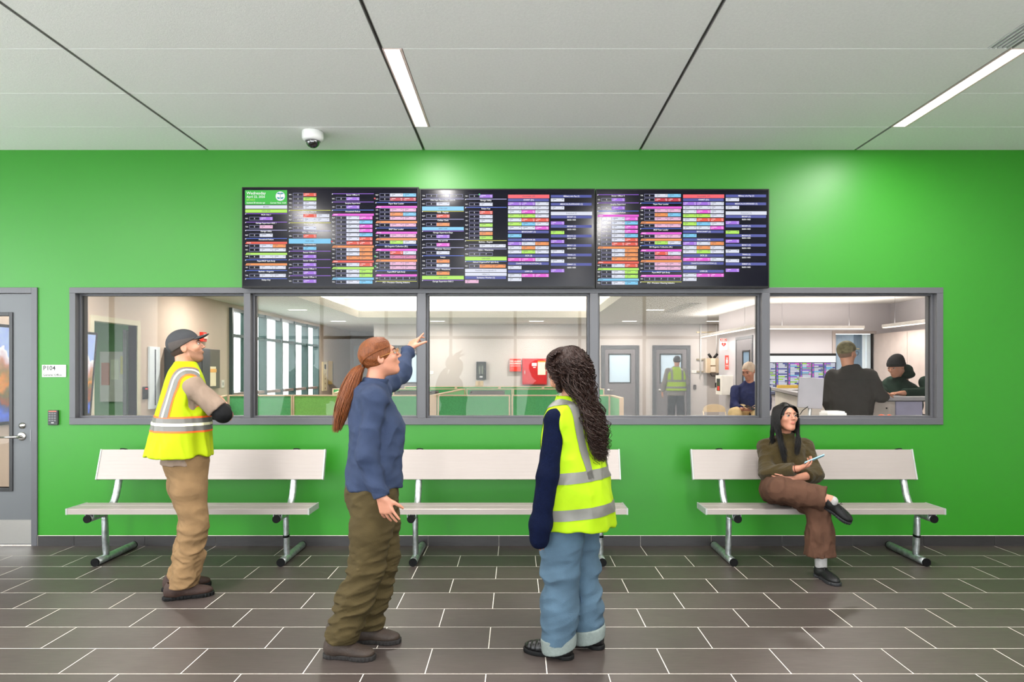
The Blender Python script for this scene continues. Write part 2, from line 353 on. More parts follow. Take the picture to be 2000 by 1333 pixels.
T1, yl = grey_door('door_1', DX0, DX1, DZ, YW, (-5.02, -4.375, .50, 1.985))
lx = -4.27; lz = EYE-(853-CY)/226.4; dz = EYE-(832-CY)/226.4
MB().lathe((lx, yl, lz), [(0, -.012), (.030, -.011), (.036, -.006), (.037, 0)], 28, axis='y').build('rose', [STEEL], T1)
MB().tube([(lx, yl-.01, lz), (lx, yl-.052, lz), (lx-.012, yl-.062, lz), (lx-.06, yl-.064, lz-.001), (lx-.145, yl-.060, lz-.003)], [.013, .012, .011, .010, .007], 12).build('lever_handle', [STEEL], T1)
MB().lathe((lx+.005, yl, dz), [(0, -.020), (.013, -.020), (.016, -.013), (.026, -.010), (.028, 0)], 24, axis='y').build('deadbolt', [STEEL], T1)
B('strike_plate', [mat('dull_plate', (.42, .42, .43), .35, .6)], T1, -4.186, -4.176, YW-.016, YW-.0135, lz-.04, lz+.06)
# sign and keypad
t = thing('room_sign', px(106, 725, YW-.004), 'small white room sign reading P104 General Office beside the grey door', 'sign')
sx0, sx1, sz1, sz0 = (83-CX)/226.4, (130-CX)/226.4, EYE+(CY-713)/226.4, EYE+(CY-737)/226.4
MB().box(sx0, sx1, YW-.007, YW, sz0, sz1).build('plate', [mat('sign_white', (.72, .73, .71), .4)], t, bevel=.0015)
for s_, h_, z_ in (('P104', .054, sz1-.030), ('General Office', .027, sz0+.018)): g = MB(); add_text(g, s_, h_, (sx0+.010, YW-.0075, z_), bold=.012); g.build('lettering', [mat('sign_ink', (.12, .13, .13), .6)], t)
k0 = px(106, 816, YW); t = thing('keypad_reader', k0, 'dark grey keypad card reader on the green wall beside the door', 'keypad')
MB().box(k0.x-.043, k0.x+.043, YW-.022, YW, k0.z-.064, k0.z+.064).build('body', [mat('reader_grey', (.20, .20, .21), .45)], t, bevel=.006)
MB().box(k0.x-.036, k0.x+.036, YW-.0235, YW-.0215, k0.z-.050, k0.z+.048).build('face', [mat('reader_face', (.10, .105, .11), .3)], t)
B('status_light', [emat('red_led', (.95, .32, .25), .9)], t, k0.x-.032, k0.x+.032, YW-.0240, YW-.0215, k0.z+.051, k0.z+.058)
for r in range(4):
    for c in range(3):
        B('key', [mat('key_grey', (.36, .36, .37), .4)], t, k0.x-.031+c*.022, k0.x-.031+c*.022+.017, YW-.0255, YW-.0234, k0.z+.030-r*.020, k0.z+.042-r*.020)
B('badge', [mat('key_white', (.75, .75, .75), .4)], t, k0.x-.010, k0.x+.012, YW-.0245, YW-.0234, k0.z-.047, k0.z-.041)
# ------------------------------------------------------------------ wall displays with their schedules
SCRB = mat('screen_black', (.02, .02, .04), .16, spec=.20, var=.0)
SCRB.node_tree.nodes['Principled BSDF'].inputs['Emission Color'].default_value = (.10, .10, .22, 1); SCRB.node_tree.nodes['Principled BSDF'].inputs['Emission Strength'].default_value = .05  # navy emission stands for panel glow and the reflections on it
BEZ = mat('bezel_black', (.07, .066, .07), .4, spec=.2)
PAL = dict(W='E2E6F4', P='A66BE8', K='F0B8D8', D='E07AA8', R='EE4A25', C='C8102E', O='F5923A', L='B4F04C', B='78CDF5', M='F050DC', G='9FA3B0',
           p='8A4FD0', y='C8C83C', l='A8A8D8', b='3C64D8', k='14141E', i='3C46A0', S='FF5A64', t='FFFFFF', z='46465A', g='20C020', T='2A9AA8', r='E02020', q='2AC85A')
PK = list(PAL); PMS = [emat('screen_'+('hi_' if k.isupper() else 'lo_')+k, tuple(int(PAL[k][i:i+2], 16)/255 for i in (0, 2, 4)), .92) for k in PK]
for m_ in PMS: m_.node_tree.nodes['Principled BSDF'].inputs['Specular IOR Level'].default_value = .12; m_.node_tree.nodes['Principled BSDF'].inputs['Base Color'].default_value = (.03, .03, .035, 1)
YS = 5.70
class Board:
    def __init__(s, name, label, x0, x1, y0, y1, cx, cy):
        s.cx, s.cy = cx, cy
        s.t = thing(name, (((x0+x1)/2-CX)*YS/FP, YW, EYE-(y1-CY)*YS/FP), label, 'display', 'wall displays')
        X = lambda v: (v-CX)*YS/FP; Z = lambda v: EYE-(v-CY)*YS/FP
        s.X, s.Z = X, Z
        MB().box(X(x0), X(x1), YS+.004, YS+.05, Z(y1), Z(y0)).build('housing', [BEZ], s.t, bevel=.003)
        bz = .010
        fr = MB().box(X(x0), X(x1), YS-.004, YS+.004, Z(y0)-bz, Z(y0)).box(X(x0), X(x1), YS-.004, YS+.004, Z(y1), Z(y1)+bz*1.6).box(X(x0), X(x0)+bz, YS-.004, YS+.004, Z(y1)+bz*1.6, Z(y0)-bz).box(X(x1)-bz, X(x1), YS-.004, YS+.004, Z(y1)+bz*1.6, Z(y0)-bz)
        fr.build('bezel', [BEZ], s.t)
        B('screen', [SCRB], s.t, X(x0)+bz, X(x1)-bz, YS, YS+.004, Z(y1)+bz*1.6, Z(y0)-bz)
        B('wall_mount', [BLACK], s.t, (X(x0)+X(x1))/2-.3, (X(x0)+X(x1))/2+.3, YS+.05, YW, Z(y1)+.25, Z(y0)-.2)
        s.m = MB(); s.lab = MB()
    def P(s, x, y, dep=.0012): return Vector((s.X(s.cx+x/5.405), YS-dep, s.Z(s.cy+y/5.405)))
    def rect(s, x0, y0, x1, y1, c, dep=.0008):
        a, b = s.P(x0, y0, dep), s.P(x1, y1, dep); mi = PK.index(c)
        s.m.quad([(a.x, a.y, b.z), (b.x, a.y, b.z), (b.x, a.y, a.z), (a.x, a.y, a.z)], mi)
    def outline(s, x0, y0, x1, y1, c='l', w=2.4):
        s.rect(x0, y0, x1, y0+w, c); s.rect(x0, y1-w, x1, y1, c); s.rect(x0, y0+w, x0+w, y1-w, c); s.rect(x1-w, y0+w, x1, y1-w, c)
    def text(s, x, y, txt, size=17, c='t', align='CENTER', bold=.02):
        add_text(s.m, txt, size/5.405*YS/FP*1.25, s.P(x, y, .0018), mi=PK.index(c), align=align, bold=bold)
    def cell(s, x, y, c, w=136):
        s.rect(x, y-17, x+w, y+17, c); d = 't' if c in 'RCMP' else 'z'
        n = random.uniform(38, 62); s.rect(x+18, y-9, x+18+n*.8, y-4.5, d, .0014); s.rect(x+8, y-8, x+12, y-5, d, .0014); s.rect(x+w-26, y-9, x+w-8, y-5, d, .0014)
        s.rect(x+20, y+6, x+34, y+9, d, .0014)
        if c in 'RCPM': s.rect(x+8, y+4, x+15, y+10, d, .0014); s.rect(x+w-22, y+6, x+w-8, y+10, d, .0014)
    def column(s, x0, items, w=440, dy=0):
        for it in items:
            k = it[0]; y = it[1]+dy
            if k == 'l': s.rect(x0, y-3.5, x0+w, y+3.5, it[2]); a, b, c = s.P(x0, y), s.P(x0+14, y), s.P(x0, y+12); s.m.quad([c, b, a], PK.index('t'))
            elif k == 't': s.text(x0+w/2, y, it[2])
            elif k == 'b': s.rect(x0, y, x0+w, it[2]+dy, it[3]); s.text(x0+w/2, (y+it[2]+dy)/2, it[4], 17, 'z', bold=0)
            elif k == 'h': s.rect(x0, y-14, x0+w-6, y+14, 'i'); s.text(x0+w/2, y, it[2])
            elif k == 'g':
                a = [s.P(x0, y+11), s.P(x0+w, y+11), s.P(x0+w, y-11), s.P(x0+14, y-11)]; s.m.quad(a, PK.index(it[2]))
                s.rect(x0+18, y-2, x0+60, y+3, 't' if it[2] in 'RM' else 'z', .0016)
            elif k == 'r':
                s.text(x0+16, y, random.choice(['T/R', 'W1', '101', 'RLF', 'T/A']), 15)
                s.outline(x0+44, y-17, x0+152, y+17); s.text(x0+98, y, 'E', 15)
                for n, c in enumerate(it[2]):
                    if c == '-': s.outline(x0+154+n*138, y-17, x0+290+n*138, y+17); s.text(x0+222+n*138, y, 'P', 15)
                    else: s.cell(x0+154+n*138, y, c)
            elif k == 'c':
                for n, c in enumerate(it[2]): s.cell(x0+n*144, y, c, 142)
    def done(s): s.m.build('schedule_print', PMS, s.t)
def parse(txt):
    out = []
    for ln in txt.strip().split(';'):
        q = [a.strip() for a in ln.strip().split('|')]
        if q[0] == 'b': out.append(('b', float(q[1]), float(q[2]), q[3], q[4]))
        else: out.append((q[0], float(q[1]), q[2]))
    return out
C11 = parse("b|277|313|W|BKN03;b|320|355|L|0000-0800;l|365|p;t|378|NCA Unit 1;r|418|P;l|455|p;t|466|Garage Supervisor-Shift 1;r|505|K;l|540|l;t|552|Garage Utility;r|594|W;l|628|b;t|639|Household Refuse;g|674|R;r|706|WO;r|748|WW;g|790|L;r|820|WW;l|853|b;t|866|Paper/MGP Split Body;g|901|O;r|934|WW;l|966|b;t|977|Baskets - Organics;r|1019|WW;l|1052|b;t|1065|Relays Key")
C12 = parse("r|165|R;r|210|L;r|254|W;r|297|W;l|331|y;t|344|Baskets - Regular;r|387|RW;r|430|WW;l|462|y;t|475|W/B - Regular;r|517|W;l|548|l;t|563|NDA - Watchmen;r|603|R;b|630|682|B|0600-1400;t|691|Superintendent;r|732|B;l|762|p;t|776|Sector Officer 1;r|818|P;l|850|p;t|862|Sector Officer 2;r|905|P;l|936|p;t|949|Sector Officer 3;r|991|P;l|1021|p;t|1036|Sector Officer 4;r|1079|P")
C13 = parse("l|155|p;t|168|Sector Officer 5;r|209|P;l|242|p;t|256|Surplus Supervisor;r|296|P;l|328|b;t|343|Household Refuse;g|377|M;r|410|WM;r|454|WB;r|498|WM;r|543|WM;r|588|WB;r|632|WR;r|676|RR;g|714|O;r|746|WO;r|790|WO;r|833|OO;g|871|R;r|904|WR;g|941|L;r|973|WL;r|1018|WL;g|1053|B;r|1088|WB")
C14 = parse("r|169|WB;r|213|CC;l|247|b;t|260|Paper Rear Loader;g|295|M;r|327|KK;r|371|OB;r|414|KK;g|454|O;r|486|KK;l|517|b;t|531|MGP Rear Loader;g|567|M;r|598|KK;g|635|O;r|667|LW;l|697|b;t|712|SSI Organics Collection (RL);g|748|M;r|779|RW;r|823|DD;g|861|O;r|892|KK;r|936|KK;l|968|b;t|981|Paper/MGP Split Body;g|1017|M;r|1049|--;l|1080|y;t|1093|PCI - Precision Cleaning Initiative")
C21 = parse("r|177|--;l|210|l;t|222|Dist Supt Opers Asst - DSOA;r|263|W;b|290|333|B|0700-1500;l|340|y;t|352|W/B - Regular;r|391|R;l|425|l;t|437|Civilian Clerk;r|479|O;b|507|541|B|0800-1600;l|549|p;t|566|Garage Supervisor-Days;r|606|P;l|638|l;t|652|Gas and Oil;r|694|M;l|724|l;t|738|Wrecker Operator;r|779|W;l|810|b;t|825|Relays;r|867|O;r|912|W;l|941|l;t|955|NDA - Watchmen;r|995|O;b|1022|1060|L|1600-0000;l|1068|p;t|1082|Garage Supervisor-Shift 3")
C22 = parse("r|181|P;l|212|l;t|226|Garage Utility;r|267|W;l|299|b;t|313|Relays Key;r|354|R;r|397|W;r|441|W;r|487|L;r|531|W;r|575|O;r|620|L;l|650|y;t|665|Baskets - Regular;r|706|WW;l|738|l;t|751|NDA - Watchmen;r|793|-;b|820|860|L|1600-0000;l|868|b;t|878|School Organics/PnP Split Body;r|920|OO;b|948|984|W|Available (Unassigned) (1);b|990|1023|W|NDA (1);h|1042|Sanitation Worker (1);c|1082|K")
CA = parse("b|165|203|S|Unavailable (47);h|221|CHART (21);c|261|PPW;c|304|WWW;c|346|WMW;c|389|LLW;c|432|WRR;c|474|LBW;c|517|WWM;h|558|BKN/CHART (1);c|599|B;h|642|VACATION (9);c|682|PWO;c|726|WOW;c|769|WLW;h|810|SICK (3);c|851|MMW;h|893|CHART/LODI/VACATION (1);c|935|W;h|976|LODI (4);c|1018|WMM;c|1061|W")
CB = parse("h|182|Military w/o Pay (1);c|221|W;h|266|MEDICAL/SUSPENDED (1);c|305|W;b|345|382|W|Detached (7);h|401|BKN07 (1);t|432|0600-1400;c|465|P;h|500|BKN09 (1);t|533|0600-1400;c|565|L;h|602|BKN10 (1);t|628|0600-1400;c|660|P;h|702|BKN11 (1);t|735|0600-1400;c|766|W;h|802|TRNG (1);t|834|0600-1400;c|867|W;h|902|SEMAP (1);t|936|0600-1400;c|968|P")
b1 = Board('wall_display', 'left wall display, its top left corner a green block reading Wednesday', 473, 818, 366, 563, 460, 350)
b1.rect(100, 117, 545, 270, 'g'); b1.text(117, 150, 'Wednesday', 34, align='LEFT', bold=.01); b1.text(117, 188, 'April 22, 2026', 27, align='LEFT', bold=.01)
b1.text(117, 220, 'BKN03', 24, 'L', 'LEFT', 0); b1.text(117, 251, 'Updated 28 minutes ago', 16, align='LEFT'); b1.text(535, 252, 'Current Time: 13:24', 16, align='RIGHT')
cc = b1.P(473, 181, .0012)
def disc(mb, c, r, mi, n=28): mb.quad([(c.x+r*math.cos(2*PI*k/n), c.y, c.z+r*math.sin(2*PI*k/n)) for k in range(n)], mi)
u = YS/FP/5.405
disc(b1.m, cc, 50*u, PK.index('W')); disc(b1.m, cc+Vector((0, -.0004, 0)), 44*u, PK.index('t'))
for sg in (-1, 1):      # emblem: staff with two wings and a ring of teal
    for dz_, k in ((18, 1), (-14, -1)):
        pts = [(4, 0), (36, 6*k), (30, 14), (14, 22), (4, 12)]
        b1.m.quad([cc+Vector((sg*a*u, -.0008, (dz_+(c if k > 0 else -c*.8))*u)) for a, c in pts][::sg], PK.index('T'))
b1.m.quad([cc+Vector((a*u, -.001, c*u)) for a, c in ((-1.6, -38), (1.6, -38), (1.6, 38), (-1.6, 38))], PK.index('k'))
disc(b1.m, cc+Vector((0, -.001, 30*u)), 4*u, PK.index('k'), 10)
b1.column(103, C11, 442); b1.column(563, C12, 442); b1.column(1018, C13, 442); b1.column(1478, C14, 438)
for (x, y, c) in ((1470, 205, 'r'), (1018, 660, 'r'), (1474, 815, 'q'), (1476, 920, 'q')): disc(b1.m, b1.P(x, y), 9*u, PK.index(c), 12)
b1.done()
b2 = Board('wall_display', 'middle wall display with a red header bar right of its centre', 819.5, 1162, 369, 563, 810, 350)
b2.column(78, C21, 440); b2.column(532, C22, 438); b2.column(985, CA, 436); b2.column(1437, CB, 436); disc(b2.m, b2.P(683, 162), 9*u, PK.index('q'), 12); b2.done()
b3 = Board('wall_display', 'right wall display, its left columns full of magenta and orange rows', 1163.5, 1502, 369.5, 563, 1150, 350)
b3.column(90, C13, 438, 10); b3.column(543, C14, 436, 6); b3.column(995, CA, 434, -2); b3.column(1445, CB, 432, -4); b3.done()
# ------------------------------------------------------------------ benches
ENDC = mat('bench_end_cap', (.62, .63, .62), .4, .3)
RUB = mat('black_rubber', (.02, .02, .022), .6, spec=.15)
def bench(x0, x1, legs, label):
    t = thing('bench', ((x0+x1)/2, 5.3, 0), label, 'bench', 'aluminium benches along the green wall')
    ya, yb, zt = 5.09, 5.335, .462
    # seat plank: ribbed top with a groove, folded front edge
    prof = [(ya, zt-.043), (ya, zt-.004), (ya+.004, zt)]
    for q in range(1, 9):
        y = ya+(yb-ya)*q/9; d = .0012 if q != 5 else .007; wq = .0015 if q != 5 else .006
        prof += [(y-wq, zt), (y-wq*.6, zt-d), (y+wq*.6, zt-d), (y+wq, zt)]
    prof += [(yb-.004, zt), (yb, zt-.004), (yb, zt-.036), (yb-.004, zt-.036), (yb-.004, zt-.008), (ya+.006, zt-.010), (ya+.006, zt-.043)]
    MB().xprism(prof, x0+.004, x1-.004).build('seat_plank', [ALU], t, fix=True)
    for xa, xb in ((x0, x0+.004), (x1-.004, x1)):
        B('end_cap', [ENDC], t, xa-.004, xb+.004, ya-.003, yb+.003, zt-.045, zt+.002, bevel=.0015)
    # back plank, tilted
    A = Vector((0, 5.452, .628)); C = Vector((0, 5.522, .862)); d = (C-A); L_ = d.length; d.normalize(); n = Vector((0, -d.z, d.y))
    pr = []
    for q in range(0, 9):
        s_ = L_*q/8
        if q == 0: pr += [(A+n*0), (A+n*.0)]
        else: pr += [A+d*(s_-.0015), A+d*(s_-.0008)-n*.001, A+d*(s_+.0008-(.0008 if q == 8 else 0))-n*.001] if q < 8 else [A+d*L_]
    pr += [A+d*L_-n*.030, A+d*(L_-.004)-n*.030, A+d*(L_-.004)-n*.008, A+d*.004-n*.008, A+d*.004-n*.030, A-n*.030]
    pr = pr[1:]
    MB().xprism([(p.y, p.z) for p in pr], x0+.004, x1-.004).build('back_plank', [ALU], t, fix=True)
    for xa in (x0, x1):
        Rm = Matrix(((1, 0, 0), (0, n.y, d.y), (0, n.z, d.z)))
        c = A+d*(L_/2)-n*.014; MB().obox((xa, c.y, c.z), (.012, .036, L_+.006), Rm).build('end_cap', [ENDC], t, bevel=.002)
    for k, lx in enumerate(legs):
        r = .030
        sk = MB().tube([(lx, 5.18, r), (lx, 5.30, r), (lx, 5.70, r)], r, 20).build('skid_tube', [GALV], t)
        MB().tube([(lx, 5.172, r), (lx, 5.186, r)], r+.0012, 20).build('tube_cap', [RUB], t)
        MB().tube([(lx, 5.698, r), (lx, 5.708, r)], r+.0012, 20).build('tube_cap', [RUB], t)
        zz = [.045, .075, .12, .18, .24, .30, .345, .37]
        MB().tube([(lx, 5.32-.02*(z-.05)/.3, z) for z in zz], [.024, .026, .028, .030, .030, .028, .025, .024], 18,
                  flat=[(1.0, .9), (1.0, .9), (1.05, .85), (1.15, .7), (1.15, .7), (1.0, .85), (1, .9), (1, .9)]).build('leg_post', [GALV], t)
        pts = [(lx, 5.085, .385), (lx, 5.15, .385), (lx, 5.24, .386), (lx, 5.32, .393), (lx, 5.375, .412), (lx, 5.42, .452), (lx, 5.455, .51), (lx, 5.485, .60), (lx, 5.515, .70), (lx, 5.560, .858)]
        MB().tube(pts, .0275, 20).build('support_tube', [GALV], t)
        MB().tube([(lx, 5.078, .385), (lx, 5.092, .385)], .0295, 20).build('tube_cap', [RUB], t)
        MB().tube([(lx, 5.559, .853), (lx, 5.562, .861)], .029, 20).build('tube_cap', [RUB], t)
        br = MB().box(lx-.050, lx+.050, 5.11, 5.30, .4145, .418).box(lx-.034, lx-.030, 5.11, 5.16, .392, .4145).box(lx+.030, lx+.034, 5.11, 5.16, .392, .4145)
        br.build('mounting_bracket', [GALV], t)
        if k == 1: MB().tube([(lx, 5.307, .197), (lx, 5.306, .214)], .033, 20, flat=[(1.1, .72)]*2).build('black_band', [RUB], t)
bench(-3.417, -1.576, (-3.2525, -1.82), 'aluminium bench behind the man in the yellow vest, nearest the door')
bench(-.9875, .8425, (-.80, .663), 'aluminium bench behind the two standing women, middle of three')
bench(1.437, 3.2535, (1.676, 3.163), 'aluminium bench with the seated woman on it, rightmost of three')
# ------------------------------------------------------------------ the office behind the glass
OX0, OX1, OXJ = -5.33, 6.98, 4.52      # left wall, far right wall, jog wall
YJ, YJE, YF, YALC = 12.53, 15.0, 18.0, 21.5
tag(MB().box(OX0-.1, OX1+.3, YB, YALC+.2, -.06, 0).build('floor', [CARPET]), kind='structure')
# left wall with an open doorway (8.45..9.42) and the curtain wall (12.45..18.0)
for b_ in [(YB, 8.45, 0, 3.3), (8.45, 9.42, 2.16, 3.3), (9.42, 12.45, 0, 3.3), (18.0, YALC, 0, 3.3), (12.45, 18.0, 2.68, 3.3)]: tag(MB().box(OX0-.12, OX0, *b_).build('wall_left', [mat('cream_paint', (.76, .695, .635), .6, var=.02)]), kind='structure')
# far wall with three door holes is closed behind the doors
XA = -3.71
tag(MB().box(XA-.12, XA, YF, YALC, 0, 3.3).build('wall_back', [OFFW]), kind='structure'); wfar = MB().box(XA, OX1+.3, YF, YF+.15, 0, 3.3)
tag(wfar.build('wall_back', [OFFW]), kind='structure')
tag(MB().box(OX0, XA-.12, YALC, YALC+.15, 0, 3.3).build('wall_back', [OFFG]), kind='structure')
# jog: wall running back at X=4.52 and frontal wall with a window hole
WJ = (5.95, 6.66, 1.10, 2.20)
tag(MB().box(OXJ, OXJ+.12, YJ+.12, YJE, 0, 3.3).build('wall_right', [OFFG]), kind='structure'); tag(MB().box(OXJ+.12, OX1, YJE-.12, YJE, 0, 3.3).build('wall_right', [OFFG]), kind='structure')
wj = MB().box(OXJ, WJ[0], YJ, YJ+.12, 0, 3.3).box(WJ[1], OX1, YJ, YJ+.12, 0, 3.3).box(WJ[0], WJ[1], YJ, YJ+.12, 0, WJ[2]).box(WJ[0], WJ[1], YJ, YJ+.12, WJ[3], 3.3)
tag(wj.build('wall_right', [OFFG]), kind='structure')
tag(MB().box(OX1, OX1+.12, YB, YJ, 0, 3.3).build('wall_right', [OFFG]), kind='structure'); tag(MB().box(OX1, OX1+.12, YJE, YF, 0, 3.3).build('wall_right', [OFFG]), kind='structure')
# ceiling with the lit coffer
TX0, TX1, TY0, TY1 = -3.72, 1.78, 9.9, 15.8
oc = MB().box(OX0, TX0, YB, YALC, HO, HO+.05).box(TX1, OX1, YB, YF, HO, HO+.05).box(TX0, TX1, YB, TY0, HO, HO+.05).box(TX0, TX1, TY1, YF, HO, HO+.05)
lip = .155
oc.box(TX0-.02, TX1+.02, TY1, TY1+.02, HO+.05, HO+lip).box(TX0-.02, TX1+.02, TY0-.02, TY0, HO+.05, HO+lip).box(TX0-.02, TX0, TY0, TY1, HO+.05, HO+lip).box(TX1, TX1+.02, TY0, TY1, HO+.05, HO+lip)
oc.box(TX0-.5, TX0-.02, TY0-.5, TY1+.5, HO+.05, HO+.12).box(TX1+.02, TX1+.5, TY0-.5, TY1+.5, HO+.05, HO+.12).box(TX0-.02, TX1+.02, TY1+.02, TY1+.5, HO+.05, HO+.12)
oc.box(TX0-.5, TX1+.5, TY1+.45, TY1+.5, HO+.12, 3.3).box(TX0-.5, TX0-.45, TY0-.5, TY1+.45, HO+.12, 3.3).box(TX1+.45, TX1+.5, TY0-.5, TY1+.45, HO+.12, 3.3).box(TX0-.45, TX1+.45, TY0-.5, TY0-.45, HO+.12, 3.3)
oc.box(TX0-.5, TX1+.5, TY0-.5, TY1+.5, 3.24, 3.3)
tag(oc.build('ceiling', [OCEIL]), kind='structure')
# downlights
DLM = emat('downlight_glow', (1, .96, .90), 6.0)
for k, (x, y) in enumerate(DOWN):
    where = ['nearest the left glass wall', 'far back by the left glass wall', 'at the back, left of centre', 'at the back, above the red cabinet', 'at the back, above the far doors', 'at the back, above the grey box', 'halfway back, in front of the far doors'] + ['near the glass, '+q_ for q_ in ('by the left wall', 'by the partitions', 'nearest the left corner', 'left of its centre', 'right of its centre', 'over the service counter', 'over the tall cabinets')]
    t = thing('downlight', (x, y, HO), 'small rectangular downlight in the office ceiling '+where[k], 'ceiling light', 'office downlights')
    MB().box(x-.19, x+.19, y-.085, y-.07, HO-.004, HO).box(x-.19, x+.19, y+.07, y+.085, HO-.004, HO).box(x-.19, x-.175, y-.07, y+.07, HO-.004, HO).box(x+.175, x+.19, y-.07, y+.07, HO-.004, HO).build('trim_ring', [OCEIL], t)
    B('lamp_panel', [DLM], t, x-.175, x+.175, y-.07, y+.07, HO-.003, HO-.001)
def slot_diffuser(x0, x1, y0, y1, label, n, along_x):
    t = thing('slot_vent', ((x0+x1)/2, (y0+y1)/2, HO), label, 'air vent', 'office ceiling vents')
    B('plenum', [mat('vent_dark', (.25, .24, .24), .6)], t, x0, x1, y0, y1, HO-.003, HO-.001)
    for k in range(n):
        if along_x: a = y0+(y1-y0)*k/n; B('blade', [OCEIL], t, x0, x1, a, a+(y1-y0)/n*.55, HO-.010, HO-.003)
        else: a = x0+(x1-x0)*k/n; B('blade', [OCEIL], t, a, a+(x1-x0)/n*.55, y0, y1, HO-.010, HO-.003)
slot_diffuser(3.15, 3.42, 12.4, 14.4, 'slatted air vent in the office ceiling near the right wall', 5, False)
slot_diffuser(-1.5, .35, 17.50, 17.66, 'thin air vent in the office ceiling above the red cabinet', 2, True)
slot_diffuser(2.55, 4.35, 17.50, 17.66, 'thin air vent in the office ceiling above the far doors', 2, True)
# curtain wall on the left (window_2)
t = thing('window_2', (OX0, 12.45, 0), kind='structure')
DG = mat('dark_green_grey_frame', (.24, .31, .31), .35)
ys = [12.52]+[12.97+.93*k for k in range(6)]
for y in [12.48, 13.45-.23, 14.15, 15.12, 16.0, 16.96, 17.9]:
    MB().box(OX0-.10, OX0+.06, y-.035, y+.035, 0, 2.68).build('mullion', [DG], t)
    MB().box(OX0-.10, OX0-.02, y+.035, y+.055, 0, 2.68).build('blind_guide', [mat('mid_grey_blue', (.45, .52, .55), .5)], t)
for z in (.04, 1.06, 2.17, 2.65): MB().box(OX0-.08, OX0+.03, 12.45, 18.0, z-.03, z+.03).build('transom', [DG if z != 1.06 else mat('sill_brown', (.50, .44, .42), .5)], t)
yy = [12.48, 13.22, 14.15, 15.12, 16.0, 16.96, 17.9]
for a, b in zip(yy, yy[1:]):
    MB().box(OX0-.06, OX0-.054, a+.055, b-.035, .07, 2.62).build('glass_pane', [GLASS], t)
# a building across the street and the street itself
ext = MB().box(-60, OX0-.3, 2, 60, -.3, -.25); tag(ext.build('ground', [mat('pavement', (.55, .55, .55), .9)]), kind='structure')
bl = thing('street_building', (-26, 34, -.25), 'pale brick building across the street, seen through the left glass wall', 'building')
B('facade', [mat('pale_brick', (.66, .50, .45), .9, var=.12)], bl, -30, -22, 22, 48, -.25, 3.3)
B('roof_band', [mat('roof_band_grey', (.6, .62, .65), .7)], bl, -30.2, -21.8, 21.8, 48.2, 3.3, 3.7)
for k in range(8):
    wdw = B('window', [mat('dull_glass', (.42, .48, .52), .2)], bl, -22.02, -21.95, 23.2+k*3.1, 24.9+k*3.1, .9, 2.5)
# open doorway in the left wall with the small room behind
t = thing('door_2', (OX0, 8.93, 0), kind='structure')
cr = mat('cream_frame', (.80, .78, .68), .5)
MB().box(OX0-.12, OX0+.015, 8.38, 8.45, 0, 2.21).box(OX0-.12, OX0+.015, 9.42, 9.49, 0, 2.21).box(OX0-.12, OX0+.015, 8.45, 9.42, 2.14, 2.21).build('door_frame', [cr], t)
for b_, n_ in [((-2.6, -2.5, 7.5, 12.2, 0, 2.6), 'wall_left'), ((-2.5, -.12, 12.1, 12.2, 0, 2.6), 'wall_back'), ((-2.6, -.12, 7.4, 7.5, 0, 2.6), 'wall_front'), ((-2.6, -.12, 7.4, 12.2, 2.6, 2.7), 'ceiling'), ((-2.6, -.12, 7.4, 12.2, -.05, 0), 'floor')]: tag(MB().box(OX0+b_[0], OX0+b_[1], *b_[2:]).build(n_, [mat('sage_paint', (.50, .66, .50), .6)]), kind='structure')
area('side_room_light', (OX0-1.3, 9.8, 2.55), (.6, .6), 40, NEUT)
t = thing('notice_board', (OX0-1.9, 12.09, 1.3), 'pale notice board with pinned papers in the room beyond the open doorway', 'notice board')
B('board', [mat('pale_board', (.82, .81, .80), .7)], t, OX0-2.15, OX0-1.62, 12.05, 12.08, .95, 1.85)
for k, c in enumerate([(.8, .55, .5), (.9, .9, .86), (.85, .82, .6)]): B('paper', [mat('paper_%d' % k if False else ('paper_red', 'paper_white', 'paper_cream')[k], c, .8)], t, OX0-2.12+k*.17, OX0-1.98+k*.17, 12.042, 12.049, 1.25+.1*k, 1.65+.06*k)
t = thing('open_door', (OX0-.05, 9.35, 0), 'dark grey door standing open in the left doorway of the office', 'door')
MB().obox((OX0-.36, 9.80, 1.05), (.86, .045, 2.07), Matrix.Rotation(math.atan2(.9, -.45), 3, 'Z')).build('leaf', [mat('slate_door', (.30, .33, .34), .4)], t, bevel=.003)
B('latch_plate', [STEEL], t, OX0-.56, OX0-.53, 10.14, 10.17, .98, 1.10)
# big wall display with an autumn city view, on the left wall
t = thing('picture_display', (OX0, 7.2, .97), 'tall black-framed display on the left office wall showing autumn trees and blue graffiti', 'display')
def tilt(y, z, d): return (OX0+.02+d+.085*(z-.95)/1.03, y, z)
def tilted(y0, y1, z0, z1, d0, d1, name, m, org=t):
    vs = [tilt(y, z, d) for d in (d0, d1) for z in (z0, z1) for y in (y0, y1)]
    return MB().add(vs, [(0, 1, 3, 2), (4, 6, 7, 5), (0, 4, 5, 1), (2, 3, 7, 6), (0, 2, 6, 4), (1, 5, 7, 3)]).build(name, [m], org, fix=True)
tilted(6.55, 8.32, .95, 1.98, .0, .035, 'housing', BEZ)
m = bpy.data.materials.new('autumn_view'); m.use_nodes = True; nt = m.node_tree; N = nt.nodes; L = nt.links; b = N['Principled BSDF']
tc = N.new('ShaderNodeTexCoord'); sp = N.new('ShaderNodeSeparateXYZ'); L.new(tc.outputs['Object'], sp.inputs[0])
nz = N.new('ShaderNodeTexNoise'); nz.inputs['Scale'].default_value = 4.5; nz.inputs['Detail'].default_value = 7; L.new(tc.outputs['Object'], nz.inputs[0])
ad = N.new('ShaderNodeMath'); ad.operation = 'MULTIPLY_ADD'; ad.inputs[1].default_value = .55; L.new(nz.outputs[0], ad.inputs[0]); L.new(sp.outputs[2], ad.inputs[2])
